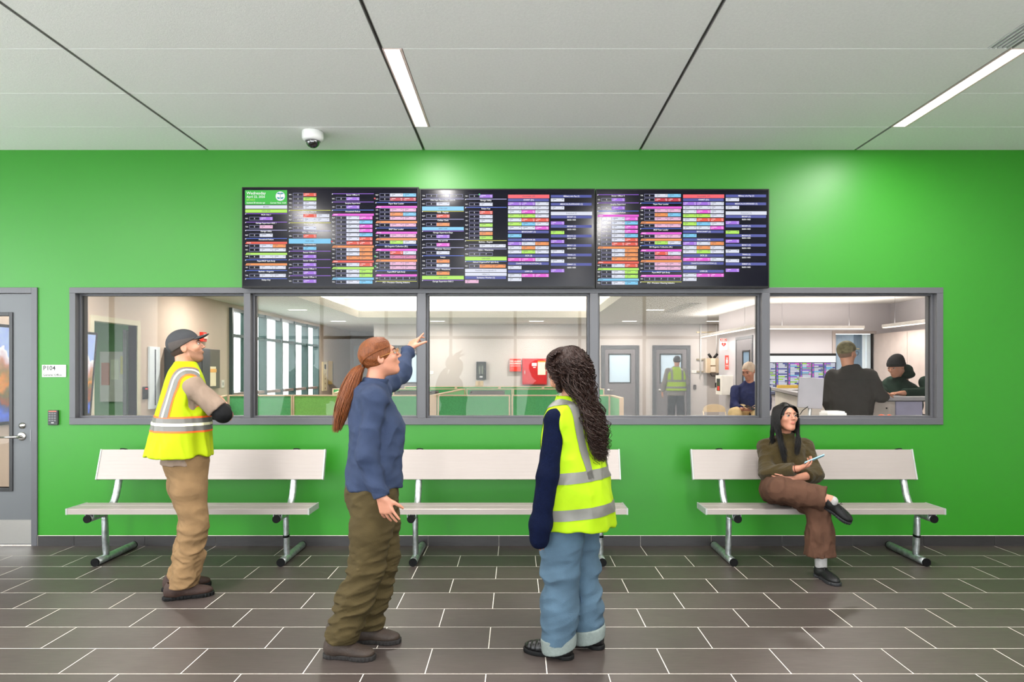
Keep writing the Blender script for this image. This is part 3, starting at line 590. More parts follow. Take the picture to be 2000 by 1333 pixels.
rp = N.new('ShaderNodeValToRGB'); L.new(ad.outputs[0], rp.inputs[0]); rp.color_ramp.interpolation = 'LINEAR'
mr = rp.color_ramp
for pos, c in [(.28, (.16, .27, .62)), (.42, (.30, .42, .85)), (.50, (.25, .22, .35)), (.54, (.62, .28, .12)), (.62, (.35, .33, .14)), (.70, (.90, .55, .20)), (.78, (.55, .45, .20)), (.86, (.80, .55, .45)), (.92, (.88, .78, .80)), (1.0, (.66, .74, .92))]:
    e = mr.elements.new(pos); e.color = (*lin(c), 1)
n2 = N.new('ShaderNodeTexNoise'); n2.inputs['Scale'].default_value = 26; n2.inputs['Detail'].default_value = 5; L.new(tc.outputs['Object'], n2.inputs[0])
mx = N.new('ShaderNodeMix'); mx.data_type = 'RGBA'; mx.blend_type = 'OVERLAY'; mx.inputs[0].default_value = .6
L.new(rp.outputs[0], mx.inputs[6]); L.new(n2.outputs[0], mx.inputs[7])
L.new(mx.outputs[2], b.inputs['Emission Color']); b.inputs['Emission Strength'].default_value = .95; b.inputs['Base Color'].default_value = (.02, .02, .02, 1); b.inputs['Roughness'].default_value = .2
tilted(6.59, 8.28, .985, 1.95, .0351, .037, 'screen', m)
# lockers and boards along the left wall
dkg = mat('locker_grey', (.30, .32, .34), .4)
def wall_item(name, label, cat, y0, y1, z0, z1, d, m, sub=()):
    t = thing(name, (OX0, (y0+y1)/2, z0), label, cat); B('body', [m], t, OX0, OX0+d, y0, y1, z0, z1, bevel=.004)
    for (n, a, b, c, e, f, mm) in sub: B(n, [mm], t, OX0+d, OX0+d+f, a, b, c, e)
    return t
wall_item('locker_cabinet', 'dark grey wall cabinet on the left office wall, behind the man in the cap', 'cabinet', 10.15, 10.75, .0, 1.86, .42, dkg,
          [('door', 10.17, 10.44, .05, 1.83, .012, mat('locker_door', (.24, .26, .28), .35)), ('door', 10.46, 10.73, .05, 1.83, .012, mat('locker_door', (.24, .26, .28), .35)), ('handle', 10.40, 10.42, .95, 1.10, .03, STEEL)])
wall_item('stand_in_board', 'grey board with a cream notice standing in for a reflection, right of the capped man', 'notice board', 11.35, 11.95, 1.20, 1.88, .05, mat('olive_grey', (.38, .37, .33), .5),  # solid board added in place of a reflection in the glass
          [('notice', 11.50, 11.78, 1.24, 1.58, .004, mat('notice_cream', (.95, .90, .78), .7)), ('notice', 11.48, 11.80, 1.48, 1.54, .006, mat('notice_orange', (.95, .72, .40), .7))])
wall_item('chart_panel', 'white chart panel on the left office wall, left of the man in the cap', 'notice board', 9.70, 9.98, .95, 1.86, .03, mat('chart_white', (.86, .90, .92), .5), [('grid', 9.83, 9.86, 1.0, 1.82, .004, dkg)])
wall_item('light_switch', 'small dark card reader low on the left office wall by the doorway', 'switch', 9.56, 9.66, 1.10, 1.28, .03, BLACK, [('lamp', 9.58, 9.64, 1.24, 1.26, .003, emat('dim_red', (.8, .2, .2), .6))])
wall_item('wall_strobe', 'red fire alarm strobe high on the left office wall', 'alarm', 11.28, 11.42, 2.0, 2.16, .06, mat('alarm_red', (.85, .22, .16), .4), [('lens', 11.31, 11.39, 2.05, 2.13, .03, mat('strobe_lens', (.9, .85, .8), .2))])
wall_item('outlet_plate', 'small white switch plate on the left office wall near the glass wall', 'switch', 12.1, 12.22, 1.20, 1.34, .012, mat('plate_white', (.9, .88, .85), .4), [('rocker', 12.14, 12.18, 1.24, 1.30, .005, mat('plate_grey', (.7, .7, .68), .4))])
# items on the pier beyond the glass wall
t = wall_item('call_station', 'tall cream intercom panel on the wall beyond the left glass wall', 'intercom', 18.35, 18.75, .95, 1.75, .04, mat('station_cream', (.86, .80, .66), .5),
              [('speaker', 18.48, 18.62, 1.55, 1.68, .006, BLACK)]+[('button', 18.52, 18.58, 1.0+.13*k, 1.04+.13*k, .006, mat('station_tan', (.6, .5, .35), .5)) for k in range(4)])
wall_item('brass_rack', 'narrow brass coloured time card rack on the wall beyond the left glass wall', 'rack', 18.98, 19.10, 1.12, 1.78, .12, mat('brass_tan', (.66, .56, .34), .35, .4), [('slot', 19.02, 19.06, 1.16, 1.74, .004, BLACK)])
t = thing('whiteboard', (-4.5, YALC, 1.0), 'large grey-white whiteboard on the rear alcove wall behind the ponytailed woman', 'whiteboard')
B('panel', [mat('whiteboard_face', (.74, .77, .79), .25)], t, -5.2, -3.95, YALC-.05, YALC-.02, .9, 2.3)
B('tray', [STEEL], t, -5.2, -3.95, YALC-.10, YALC-.03, .88, .905)
for k in range(3): B('marker', [mat(('marker_red', 'marker_blue', 'marker_black')[k], ((.7, .1, .1), (.1, .2, .6), (.05, .05, .05))[k], .4)], t, -4.8+.25*k, -4.66+.25*k, YALC-.08, YALC-.06, .905, .925)
# far doors
def far_door(name, pxl, pxr, litepx):
    x0 = (pxl-CX)*YF/FP; x1 = (pxr-CX)*YF/FP
    u = ((litepx[0]-CX)*YF/FP, (litepx[1]-CX)*YF/FP, EYE-(747-CY)*YF/FP, EYE-(693-CY)*YF/FP)
    t, ya = grey_door(name, x0, x1, EYE+(CY-675)*YF/FP, YF-.03, u, .10, .02, kick=False, leafmat=mat('far_door_grey', (.44, .42, .43), .45), glassy=mat('frosted_bluish', (.72, .80, .86), .25))
    lxx = x0+.19
    MB().lathe((lxx, ya, .98), [(0, -.012), (.035, -.010), (.037, 0)], 16, axis='y').build('rose', [STEEL], t)
    MB().tube([(lxx, ya-.01, .98), (lxx, ya-.06, .98), (lxx+.15, ya-.06, .98)], .012, 8).build('lever_handle', [STEEL], t)
    return t
far_door('door_3', 1174.3, 1247.8, (1190, 1230))
far_door('door_4', 1274, 1348, (1290, 1330))
far_door('door_5', 762, 833, (776, 815))
def on_far(name, label, cat, x0, x1, y0, y1, d, m, sub=(), Y=YF, body='body', bev=.004):
    a = px(x0, y1, Y); b = px(x1, y0, Y); t = thing(name, ((a.x+b.x)/2, Y, a.z), label, cat)
    MB().box(a.x, b.x, Y-d, Y, a.z, b.z).build(body, [m], t, bevel=bev)
    for (n, u0, u1, v0, v1, dd, mm) in sub:
        p = px(u0, v1, Y); q = px(u1, v0, Y); B(n, [mm], t, p.x, q.x, Y-d-dd, Y-d, p.z, q.z)
    return t
gr = mat('dial_grey', (.45, .48, .42), .4)
on_far('annunciator_panel', 'tall black annunciator panel on the far office wall', 'control panel', 930.5, 949.5, 707, 742, .08, BLACK,
       [('dial_strip', 935.5, 938.5, 715, 731, .004, gr), ('dial_strip', 941, 944, 715, 731, .004, gr), ('indicator', 939, 941, 711, 713, .004, gr), ('label_plate', 937, 943, 735, 738, .004, mat('label_silver', (.8, .8, .8), .4))]+[('screw', 932+s*13.5, 933.5+s*13.5, y, y+1.6, .003, gr) for s in (0, 1) for y in (710, 720, 730, 738)])
RED = mat('sign_red', (.86, .20, .13), .4); RED2 = mat('cabinet_red', (.74, .08, .10), .35)
t = on_far('document_box', 'bright red box on the far wall reading FIRE ALARM DOCUMENTS', 'document box', 995.7, 1017.5, 701.5, 726, .10, RED)
p = px(1006.6, 706.5, YF-.1)
for k, (s_, z) in enumerate([('FIRE ALARM', .050), ('DOCUMENTS', .050), ('KEEP THIS AREA CLEAR', .022)]): g = MB(); add_text(g, s_, z*1.15, p+Vector((0, -.004, -.062*k+.004)), align='CENTER', bold=.02); g.build('lettering', [mat('sign_letter_white', (.95, .95, .93), .5)], t)
t = on_far('alarm_cabinet', 'dark red fire alarm cabinet on the far office wall, left of the curly hair', 'alarm cabinet', 1020, 1067.5, 701, 751.5, .14, RED2,
       [('door', 1022, 1065.5, 703.5, 727, .01, RED2), ('door', 1022, 1065.5, 729, 750, .01, RED2), ('label_plate', 1038.5, 1048, 709.5, 715.5, .013, mat('label_white', (.92, .92, .9), .5)), ('label_plate', 1041, 1046, 717.3, 718.8, .013, mat('label_white', (.92, .92, .9), .5)), ('handle', 1024, 1025.5, 724, 731, .03, STEEL), ('paper_sheet', 1050, 1065, 706, 732.5, .016, mat('paper_cream2', (.93, .88, .78), .7)), ('folder_tab', 1050, 1065, 705.3, 708, .02, mat('folder_orange', (.9, .6, .3), .6))])
on_far('wall_frame', 'cream framed panel on the far wall behind the curly hair', 'panel', 1133, 1147, 697.5, 730, .05, mat('frame_cream', (.86, .82, .76), .5), [('inner_sheet', 1135, 1145, 700, 728, .004, OFFW)])
on_far('room_placard', 'small white room placard on the far office wall left of the black panel', 'sign', 836, 846.5, 725, 731.5, .015, mat('plate_white', (.9, .88, .85), .4), [('text_line', 838, 844, 727, 728, .002, mat('plate_grey', (.7, .7, .68), .4))])
on_far('room_placard', 'white placard beside the second far door, above the dark card reader', 'sign', 1350, 1360, 724, 729, .015, mat('plate_white', (.9, .88, .85), .4), [('text_line', 1352, 1358, 725.5, 726.5, .002, mat('plate_grey', (.7, .7, .68), .4))])
on_far('card_reader', 'dark card reader on the far wall right of the second far door', 'card reader', 1354, 1359.5, 752, 760.5, .03, mat('reader_brown', (.22, .15, .18), .4), [('key', 1355.5, 1358, 754, 755.5, .003, gr), ('key', 1355.5, 1358, 757, 758.5, .003, gr)])
# beige control box with conduits and black antennas
t = on_far('control_box', 'beige control box with two black antennas and conduits on the far wall', 'control box', 1373.5, 1399, 700.5, 729, .22, mat('box_beige', (.74, .66, .56), .5))
p = lambda x, y, d=.22: px(x, y, YF)+Vector((0, -d, 0))
lb = mat('box_light', (.84, .78, .70), .5)
for (a, b_, c, d_) in ((1382.5, 1391.5, 701, 714), (1382.5, 1391.5, 716.5, 727)):
    u, v = p(a, d_), p(b_, c); B('module', [lb], t, u.x, v.x, YF-.27, YF-.22, u.z, v.z)
for (a, b_) in ((1386, 1380.5), (1391, 1398)): MB().tube([p(a, 700, .15), p(b_, 692, .15)], .035, 8).build('antenna', [BLACK], t)
CON = mat('conduit_white', (.84, .83, .82), .4)
for cx_, yb_ in ((1367.5, 735), (1398.5, 692)):
    MB().tube([p(cx_, 634.5, .05), p(cx_, yb_, .05)], .018, 10).build('conduit', [CON], t)
for yy_ in (649.5, 702.5, 726.5):
    u, v = p(1360, yy_+1.3), p(1403, yy_-1.3); B('strut_channel', [mat('strut_gold', (.64, .58, .46), .4, .5)], t, u.x, v.x, YF-.04, YF, u.z, v.z)
MB().tube([p(1385, 729, .1), p(1388, 735, .1), p(1395, 735, .1), p(1401, 731, .1), p(1400, 726, .1)], .010, 6).build('cable', [BLACK], t)
# signs and cabinet on the jog wall
t = thing('aed_sign', (OXJ, 14.4, 1.9), 'white AED sign with a red heart, projecting from the right office wall', 'sign')
u, v = px(1406.3, 683.5, 14.4), px(1423, 661, 14.4); B('panel', [mat('sign_white2', (.93, .92, .91), .4)], t, u.x, OXJ, 14.4, 14.41, u.z, v.z)
B('header', [RED], t, u.x+.003, OXJ-.012, 14.397, 14.4, v.z-.068, v.z-.008)
g = MB(); add_text(g, 'AED', .062, ((u.x+OXJ)/2, 14.395, v.z-.038), align='CENTER', bold=.03); g.build('lettering', [mat('sign_letter_white', (.95, .95, .93), .5)], t)
hc = Vector(((u.x+OXJ)/2, 14.3965, v.z-.135)); hp = []
for k in range(28):
    a = 2*PI*k/28; hp.append(hc+Vector((.0030*16*math.sin(a)**3, 0, .0030*(13*math.cos(a)-5*math.cos(2*a)-2*math.cos(3*a)-math.cos(4*a)))))
MB().quad(hp).build('heart', [RED], t)
MB().quad([hc+Vector(q) for q in ((.004, -.001, .030), (-.012, -.001, -.002), (-.001, -.001, -.002), (-.006, -.001, -.030), (.012, -.001, .006), (.001, -.001, .006))]).build('bolt', [mat('sign_white2', (.93, .92, .91), .4)], t)
t = thing('extinguisher_sign', (OXJ, 14.3, 1.5), 'narrow red fire extinguisher sign projecting from the right office wall', 'sign')
u, v = px(1416, 722.5, 14.3), px(1424.7, 694.5, 14.3); B('panel', [mat('sign_red_soft', (.86, .34, .30), .4)], t, u.x, OXJ, 14.3, 14.31, u.z, v.z)
c = Vector(((u.x+OXJ)/2, 14.2985, (u.z+v.z)/2+.03)); sw = mat('sign_letter_white', (.95, .95, .93), .5)
MB().quad([c+Vector(q) for q in ((-.014, 0, -.05), (.014, 0, -.05), (.020, 0, .01), (.016, 0, .04), (-.016, 0, .04), (-.020, 0, .01))]).build('pictogram', [sw], t)
MB().quad([c+Vector(q) for q in ((-.010, 0, .05), (.014, 0, .05), (.014, 0, .075), (-.010, 0, .075))]).build('pictogram', [sw], t)
g = MB(); add_text(g, 'FIRE', .032, c+Vector((0, 0, -.095)), align='CENTER', bold=.02); g.build('lettering', [sw], t); g = MB(); add_text(g, 'EXTINGUISHER', .012, c+Vector((0, 0, -.125)), align='CENTER', bold=.02); g.build('lettering', [sw], t)
t = thing('aed_cabinet', (OXJ, 14.2, 1.0), 'white defibrillator cabinet with a glass door on the right office wall', 'cabinet')
CW = mat('cabinet_white', (.90, .88, .85), .35)
B('body', [CW], t, 4.30, OXJ, 14.0, 14.42, 1.00, 1.41, bevel=.006)
B('door', [CW], t, 4.275, 4.30, 14.0, 14.42, 1.0, 1.41, bevel=.004)
B('window', [mat('door_glass_dark', (.25, .25, .27), .1)], t, 4.272, 4.276, 14.10, 14.34, 1.08, 1.34)
B('defibrillator', [RED], t, 4.269, 4.2725, 14.14, 14.28, 1.09, 1.18)
B('handle', [BLACK], t, 4.25, 4.275, 14.37, 14.39, 1.15, 1.25)
# grey door in the jog wall
t = thing('door_6', (OXJ, 13.3, 0), kind='structure')
a, b_ = 12.82, 13.82; X = OXJ
MB().box(X-.015, X, a, a+.06, 0, 2.19).box(X-.015, X, b_-.06, b_, 0, 2.19).box(X-.015, X, a+.06, b_-.06, 2.13, 2.19).build('door_frame', [FRAME], t)
l0, l1, z0_, z1_ = 13.0, 13.36, .95, 1.88
MB().box(X-.012, X-.002, a+.065, l0, .01, 2.125).box(X-.012, X-.002, l1, b_-.065, .01, 2.125).box(X-.012, X-.002, l0, l1, .01, z0_).box(X-.012, X-.002, l0, l1, z1_, 2.125).build('door_leaf', [mat('far_door_grey', (.44, .42, .43), .45)], t)
MB().box(X-.022, X-.010, l0-.03, l0, z0_-.03, z1_+.03).box(X-.022, X-.010, l1, l1+.03, z0_-.03, z1_+.03).box(X-.022, X-.010, l0, l1, z1_, z1_+.03).box(X-.022, X-.010, l0, l1, z0_-.03, z0_).build('glazing_frame', [mat('dark_glazing_frame', (.14, .14, .145), .4)], t)
B('glass_pane', [mat('slate_blue_glass', (.40, .48, .56), .12)], t, X-.008, X-.004, l0, l1, z0_, z1_)
B('hinge', [STEEL], t, X-.02, X-.012, a+.05, a+.075, 1.72, 1.86)
MB().tube([(X-.012, b_-.13, 1.0), (X-.07, b_-.13, 1.0), (X-.07, b_-.26, 1.0)], .011, 8).build('lever_handle', [STEEL], t)
# linear fixtures in the service corner
GL = emat('linear_glow', (1, .965, .93), 1.25)
def office_linear(a, b_, label, power):
    a, b_ = Vector(a), Vector(b_); c = (a+b_)/2; d = (b_-a); t = thing('linear_light', c, label, 'ceiling light', 'office linear lights')
    ang = math.atan2(d.y, d.x); Rm = Matrix.Rotation(ang, 3, 'Z')
    MB().obox(c, (d.length, .09, .05), Rm).build('housing', [mat('linear_white', (.9, .88, .86), .4)], t, bevel=.006)
    MB().obox(c+Vector((0, 0, -.031)), (d.length-.03, .07, .012), Rm).build('diffuser', [GL], t)
    nrm = Rm@Vector((0, 1, 0))
    for s_ in (-.35, .35): MB().cyl(c+d*s_+Vector((0, 0, .02)), c+d*s_+Vector((0, 0, HO-c.z)), .0015, 6).build('suspension_wire', [FRAME], t)
    area('linear_area', c+Vector((0, 0, -.045)), (d.length, .07), power, NEUT, (0, 0, ang)); area('linear_area', c+Vector((0, 0, .03)), (d.length, .06), power*.6, WARM, (PI, 0, ang))  # second lamp faces up, added to brighten the dim office ceiling
office_linear((4.22, 15.3, 2.30), (4.22, 11.9, 2.30), 'long white linear light along the right office wall above the signs', 28)
office_linear((4.45, 11.9, 2.28), (6.15, 11.9, 2.28), 'long white linear light above the office schedule screen', 24)
office_linear((6.35, 11.6, 2.28), (6.35, 9.4, 2.28), 'white linear light above the tall cabinets at the far right', 24)
# window in the frontal wall; slats added to hide the overly bright sky
area('added_slat_light', (6.2, 13.6, 2.6), (.6, .6), 25, NEUT)  # unseen lamp added so the gaps between slats are not black
t = thing('window_5', (WJ[0], YJ, WJ[2]), kind='structure')
MB().box(WJ[0]-.06, WJ[0], YJ-.02, YJ+.10, WJ[2]-.05, WJ[3]+.05).box(WJ[1], WJ[1]+.05, YJ-.02, YJ+.10, WJ[2]-.05, WJ[3]+.05).box(WJ[0], WJ[1], YJ-.02, YJ+.10, WJ[3], WJ[3]+.05).box(WJ[0], WJ[1], YJ-.02, YJ+.10, WJ[2]-.05, WJ[2]).build('window_frame', [mat('taupe_frame', (.62, .58, .56), .5)], t)
B('glass_pane', [GLASS], t, WJ[0], WJ[1], YJ+.03, YJ+.036, WJ[2], WJ[3])
SL = [mat('slat_blue_grey', (.60, .68, .76), .6), mat('slat_blue_dark', (.40, .48, .56), .6)]
for k in range(9):
    x = WJ[0]+.04+k*.078; MB().obox((x, YJ+.09, (WJ[2]+WJ[3])/2), (.084, .004, WJ[3]-WJ[2]-.02), Matrix.Rotation(.10, 3, 'Z')).build('added_slat', [SL[1 if k in (5, 6) else 0] if k < 7 else mat('bright_slat', (.9, .95, 1.0), .5)], t)
# schedule display in the office
t = thing('schedule_screen', (5.3, YJ, 1.08), 'wide schedule display on the right office wall behind the man in the camouflage cap', 'display')
XL, XR, ZT, ZB = 4.58, 5.94, 1.83, 1.06; Yd = YJ-.06
B('housing', [BEZ], t, XL, XR, Yd, YJ, ZB, ZT, bevel=.004)
g = MB(); K = lambda c: PK.index(c)
def rr(x0, x1, z0, z1, c, d=.001): g.quad([(x0, Yd-d, z0), (x1, Yd-d, z0), (x1, Yd-d, z1), (x0, Yd-d, z1)], K(c))
rr(XL+.01, XR-.01, ZB+.01, ZT-.045, 'z'); rr(XL+.01, XR-.01, ZT-.165, ZT-.045, 't', .002)
for c in range(6):
    x = XL+.03+c*.222
    for r in range(22):
        z = ZT-.19-r*.0245
        if z < ZB+.03: break
        rr(x, x+.02, z-.010, z+.010, random.choice('PbM'), .002); w_ = random.choice([.08, .12, .16]); rr(x+.03, x+.03+w_, z-.0085, z+.0085, random.choice('WWWWWBPLWGi'), .002)
        if w_ < .15: rr(x+.03+w_+.004, x+.195, z-.0085, z+.0085, random.choice('WiWGiMLi'), .002)
g.build('schedule_print', PMS, t)
# tall cabinets along the right wall
cab = mat('cabinet_taupe', (.74, .68, .65), .5)
for k, (a, b_) in enumerate([(11.45, 12.50), (10.4, 11.44), (9.35, 10.39)]):
    t = thing('tall_cabinet', (6.8, (a+b_)/2, 0), 'tall taupe storage cabinet by the right office wall, '+['rearmost of the row', 'middle of the row', 'nearest of the row'][k], 'cabinet', 'tall office cabinets'); t.location.x -= .03
    B('carcass', [cab], t, 6.68, OX1, a, b_, 0, 2.19); B('door', [cab], t, 6.66, 6.68, a+.003, (a+b_)/2-.002, .06, 2.18); B('door', [cab], t, 6.66, 6.68, (a+b_)/2+.002, b_-.003, .06, 2.18)
    for s_ in (-.04, .04): B('handle', [STEEL], t, 6.64, 6.66, (a+b_)/2+s_-.006, (a+b_)/2+s_+.006, 1.0, 1.16)
# service counters
CTW = mat('counter_white', (.80, .77, .74), .5); CTT = mat('counter_top_grey', (.62, .60, .60), .3)
t = thing('service_counter', (4.0, 9.6, 0), 'long white service counter with grey top running back beneath the schedule screen', 'counter')
dx, dy = (3.37-4.30), (8.0-11.3); q = Vector((dx, dy, 0)).normalized(); n = Vector((-q.y, q.x, 0))
def strip(p0, p1, off0, off1): return [((p0+n*off0).x, (p0+n*off0).y), ((p1+n*off0).x, (p1+n*off0).y), ((p1+n*off1).x, (p1+n*off1).y), ((p0+n*off1).x, (p0+n*off1).y)]
A0, A1 = Vector((4.30, 11.3, 0)), Vector((3.45, 8.0, 0))
MB().poly(strip(A0, A1, .05, .40), 0, 1.175).build('front_panel', [CTW], t, fix=True)
MB().poly(strip(A0, A1, -.03, .48), 1.19, 1.23).build('worktop', [CTT], t, fix=True)
MB().poly(strip(A0, A1, .0, .45), 1.175, 1.19).build('painted_shadow_strip', [mat('painted_shade_dark', (.16, .15, .15), .5)], t, fix=True)  # dark strip puts the shade under the worktop into colour
t = thing('service_counter', (4.0, 7.1, 0), 'short white service counter the man in the black beanie leans on', 'counter')
B('front_panel', [CTW], t, 3.76, 4.06, 7.20, 7.50, 0, 1.18); B('end_panel', [mat('lavender_panel', (.66, .66, .76), .5)], t, 4.06, 4.34, 7.18, 7.50, 0, 1.18)
B('worktop', [mat('counter_top_light', (.66, .66, .68), .3)], t, 3.72, 4.46, 7.15, 7.56, 1.19, 1.232, bevel=.004); B('painted_shadow_strip', [mat('painted_shade_dark', (.16, .15, .15), .5)], t, 3.78, 4.40, 7.19, 7.5, 1.18, 1.19)  # last strip is coloured dark as shade below the worktop
B('screw', [BLACK], t, 3.96, 3.975, 7.195, 7.20, 1.10, 1.115)
# work shelf right behind the glass with monitor, tray and tools
t = thing('work_shelf', (3.5, 6.5, 0), 'white work shelf just behind the rightmost window, below the monitor', 'shelf')
B('worktop', [CTW], t, 2.75, 4.15, 6.25, 6.70, .985, 1.01)
for x in (2.8, 4.08): B('support_panel', [CTW], t, x, x+.02, 6.27, 6.68, 0, .985)
t = thing('computer_monitor', (3.0, 6.8, 1.01), 'grey-backed computer monitor on the shelf, left of the man in the camouflage cap', 'monitor')
mc = px(1583, 768, 6.56); Rm = Matrix.Rotation(-.28, 3, 'Z')@Matrix.Rotation(.06, 3, 'Y')
MB().obox(mc, (.225, .025, .30), Rm).build('back_shell', [mat('monitor_grey', (.58, .56, .58), .5)], t, bevel=.006)
MB().obox(mc+Rm@Vector((0, .018, 0)), (.225, .008, .30), Rm).build('bezel', [BLACK], t)
MB().tube([mc+Vector((0, .01, -.12)), Vector((mc.x, 6.58, 1.06)), Vector((mc.x, 6.58, 1.022))], [.018, .018, .02], 10).build('stand_post', [mat('stand_silver', (.7, .7, .7), .3, .6)], t)
MB().lathe((mc.x, 6.56, 1.01), [(0, .014), (.070, .012), (.075, 0)], 20).build('stand_base', [mat('stand_silver', (.7, .7, .7), .3, .6)], t)
MB().tube([mc+Vector((-.02, .0, -.13)), mc+Vector((-.09, -.03, -.17)), (mc.x-.15, 6.5, 1.05), (mc.x-.17, 6.45, 1.015)], .004, 6).build('cable', [BLACK], t)
u = px(1600, 813, 6.4); v = px(1637, 801, 6.4)
t = thing('paper_tray', (u.x+.1, 6.5, 1.01), 'white desk printer on the shelf at the foot of the man in the camouflage jacket', 'printer')
B('body', [mat('tray_white', (.92, .91, .90), .4)], t, u.x+.02, v.x+.02, 6.27, 6.45, 1.012, 1.115, bevel=.006); B('paper_stack', [mat('sheet_white', (.96, .95, .94), .7)], t, u.x+.03, v.x+.01, 6.29, 6.43, 1.115, 1.128)
for (x0, x1, lab) in ((1713, 1730, 'orange handled tool on the shelf behind the rightmost window, left one'), (1731, 1742, 'orange handled tool on the shelf behind the rightmost window, right one')):
    u = px(x0, 810, 6.45); v = px(x1, 808, 6.45)
    t = thing('hand_tool', (u.x, 6.45, 1.01), lab, 'tool', 'orange tools on the shelf')
    MB().tube([(u.x, 6.45, 1.07), ((u.x+v.x)/2, 6.45, 1.078), (v.x, 6.45, 1.072)], [.010, .014, .010], 8).build('handle', [mat('tool_orange', (.95, .35, .12), .4)], t)
    MB().box(u.x, v.x, 6.43, 6.47, 1.012, 1.062).build('case', [mat('tool_case', (.25, .22, .2), .5)], t)
u = px(1507, 752, 10.6)
t = thing('ruler', (u.x+.25, 10.3, 1.235), 'yellow ruler lying on the long service counter under the schedule screen', 'ruler')
MB().obox((u.x+.20, 10.45, 1.262), (.34, .05, .05), Matrix.Rotation(.05, 3, 'Z')).build('strip', [mat('ruler_yellow', (.85, .70, .30), .5)], t)
t = thing('paper_pile', (4.15, 9.6, 1.23), 'pile of white papers on the long service counter', 'papers')
for k in range(3): MB().obox((4.10-.02*k, 9.7-.12*k, 1.233+.006*k), (.22, .30, .005), Matrix.Rotation(.3*k, 3, 'Z')).build('sheet', [mat('sheet_white', (.96, .95, .94), .7)], t)
# ------------------------------------------------------------------ cubicle partitions
FELT = mat('green_felt', (.34, .66, .42), .95, var=.12, vscale=60, bump=.3, bscale=160)
FELTL = mat('lime_felt', (.50, .74, .38), .95, var=.12, vscale=60, bump=.3, bscale=160)
FELT_LIT = mat('lit_felt', (.55, .80, .58), .95, var=.1, vscale=60)  # lighter copy of the green felt, lit look put into the colour
TRIM = mat('beige_trim', (.84, .74, .62), .5)
HP = 1.107
def partition(a, b_, label, felt=FELT, h=HP, group='cubicle partitions'):
    a, b_ = Vector((a[0], a[1], 0)), Vector((b_[0], b_[1], 0)); d = b_-a; L_ = d.length; ang = math.atan2(d.y, d.x); Rm = Matrix.Rotation(ang, 3, 'Z'); c = (a+b_)/2
    t = thing('partition', c, label, 'partition', group)
    MB().obox(c+Vector((0, 0, h/2+.02)), (L_-.05, .045, h-.08), Rm).build('felt_panel', [felt], t)
    MB().obox(c+Vector((0, 0, h-.010)), (L_, .065, .02), Rm).build('top_trim', [TRIM], t)
    MB().obox(c+Vector((0, 0, .03)), (L_, .06, .06), Rm).build('base_trim', [TRIM], t)
    for s_ in (-1, 1): MB().obox(c+d.normalized()*(s_*(L_/2-.012))+Vector((0, 0, h/2-.01)), (.024, .065, h-.02), Rm).build('edge_trim', [TRIM], t)
    return t
YP = 11.15; X = lambda p_, Y=YP: (p_-CX)*Y/FP
partition((X(447), YP), (X(572), YP), 'green felt partition behind the second window, leftmost of the front row')
partition((X(573), YP), (X(705), YP), 'lime green felt partition left of the ponytailed woman', FELTL)
partition((X(706), YP), (X(836), YP), 'green felt partition behind the woman in blue')
partition((X(855), YP), (X(996.5), YP), 'green felt partition behind the middle window, left one')
partition((X(999), YP), (X(1130), YP), 'green felt partition beside the curly haired woman, in the middle window')
partition((X(1131), YP), (X(1191), YP), 'green felt partition at the right end of the front row')
t = thing('partition_post', (X(846), YP, 0), 'beige flat partition post at the left edge of the middle window', 'partition post')
B('post', [TRIM], t, X(839), X(853), YP-.03, YP+.03, 0, HP, bevel=.004); B('gap_strip', [BLACK], t, X(837.2), X(839), YP-.01, YP+.01, 0, HP-.02)
for k, x_ in enumerate((846, 1192)):
    pass
partition((X(1193.5), 11.1), (X(1214, 10.0), 10.0), 'green end partition painted a lit tone, turned toward the viewer in the fourth window', FELT_LIT)
partition((X(443), 11.1), (X(420, 9.8), 9.8), 'green end partition turned toward the viewer at the left', FELT_LIT)
for k, (x0, x1) in enumerate([(650, 770), (771, 909), (911, 1001), (1002, 1095), (1096, 1180)]):
    partition((X(x0, 15), 15), (X(x1, 15), 15), 'green felt partition in the second row, '+['leftmost', 'second from the left', 'third from the left', 'fourth from the left', 'rightmost'][k])
for k, (x0, x1) in enumerate([(790, 890), (891, 975), (976, 1060), (1061, 1130)]):
    partition((X(x0, 17.2), 17.2), (X(x1, 17.2), 17.2), 'green felt partition in the rear row, '+['leftmost', 'second from the left', 'third from the left', 'rightmost'][k])
partition((X(846), YP+.05), (X(905, 14.9), 14.9), 'cubicle side partition behind the post in the middle window', FELT_LIT)
partition((X(655, 12.2), 12.2), (X(676, 15), 14.9), 'cubicle side partition left of the ponytail', FELT_LIT)
for k, (x0, x1, y, w_) in enumerate([(917, 985, 11.75, .45), (836, 852, 12.0, .4), (770, 832, 12.0, .45)]):
    xa, xb = X(x0, y), X(x1, y)
    t = thing('overhead_bin', ((xa+xb)/2, y+.2, .82), 'grey-brown open bin on a cubicle desk, '+['right of the beige post', 'left of the beige post', 'behind the woman in blue'][k], 'bin', 'cubicle bins')
    z1 = EYE-(764.5-CY)*y/FP; bn = mat('bin_grey_brown', (.40, .36, .33), .5)
    MB().box(xa, xb, y, y+.02, z1-.30, z1-.03).build('front', [bn], t); MB().box(xa, xb, y+w_-.02, y+w_, z1-.30, z1).build('back', [bn], t)
    MB().box(xa, xa+.02, y+.02, y+w_-.02, z1-.30, z1-.01).box(xb-.02, xb, y+.02, y+w_-.02, z1-.30, z1-.01).build('side', [mat('bin_dark', (.22, .2, .2), .5)], t)
    B('bottom', [bn], t, xa, xb, y, y+w_, z1-.32, z1-.30)
    B('leg', [bn], t, xa+.05, xb-.05, y+w_/2-.02, y+w_/2+.02, 0, z1-.32)
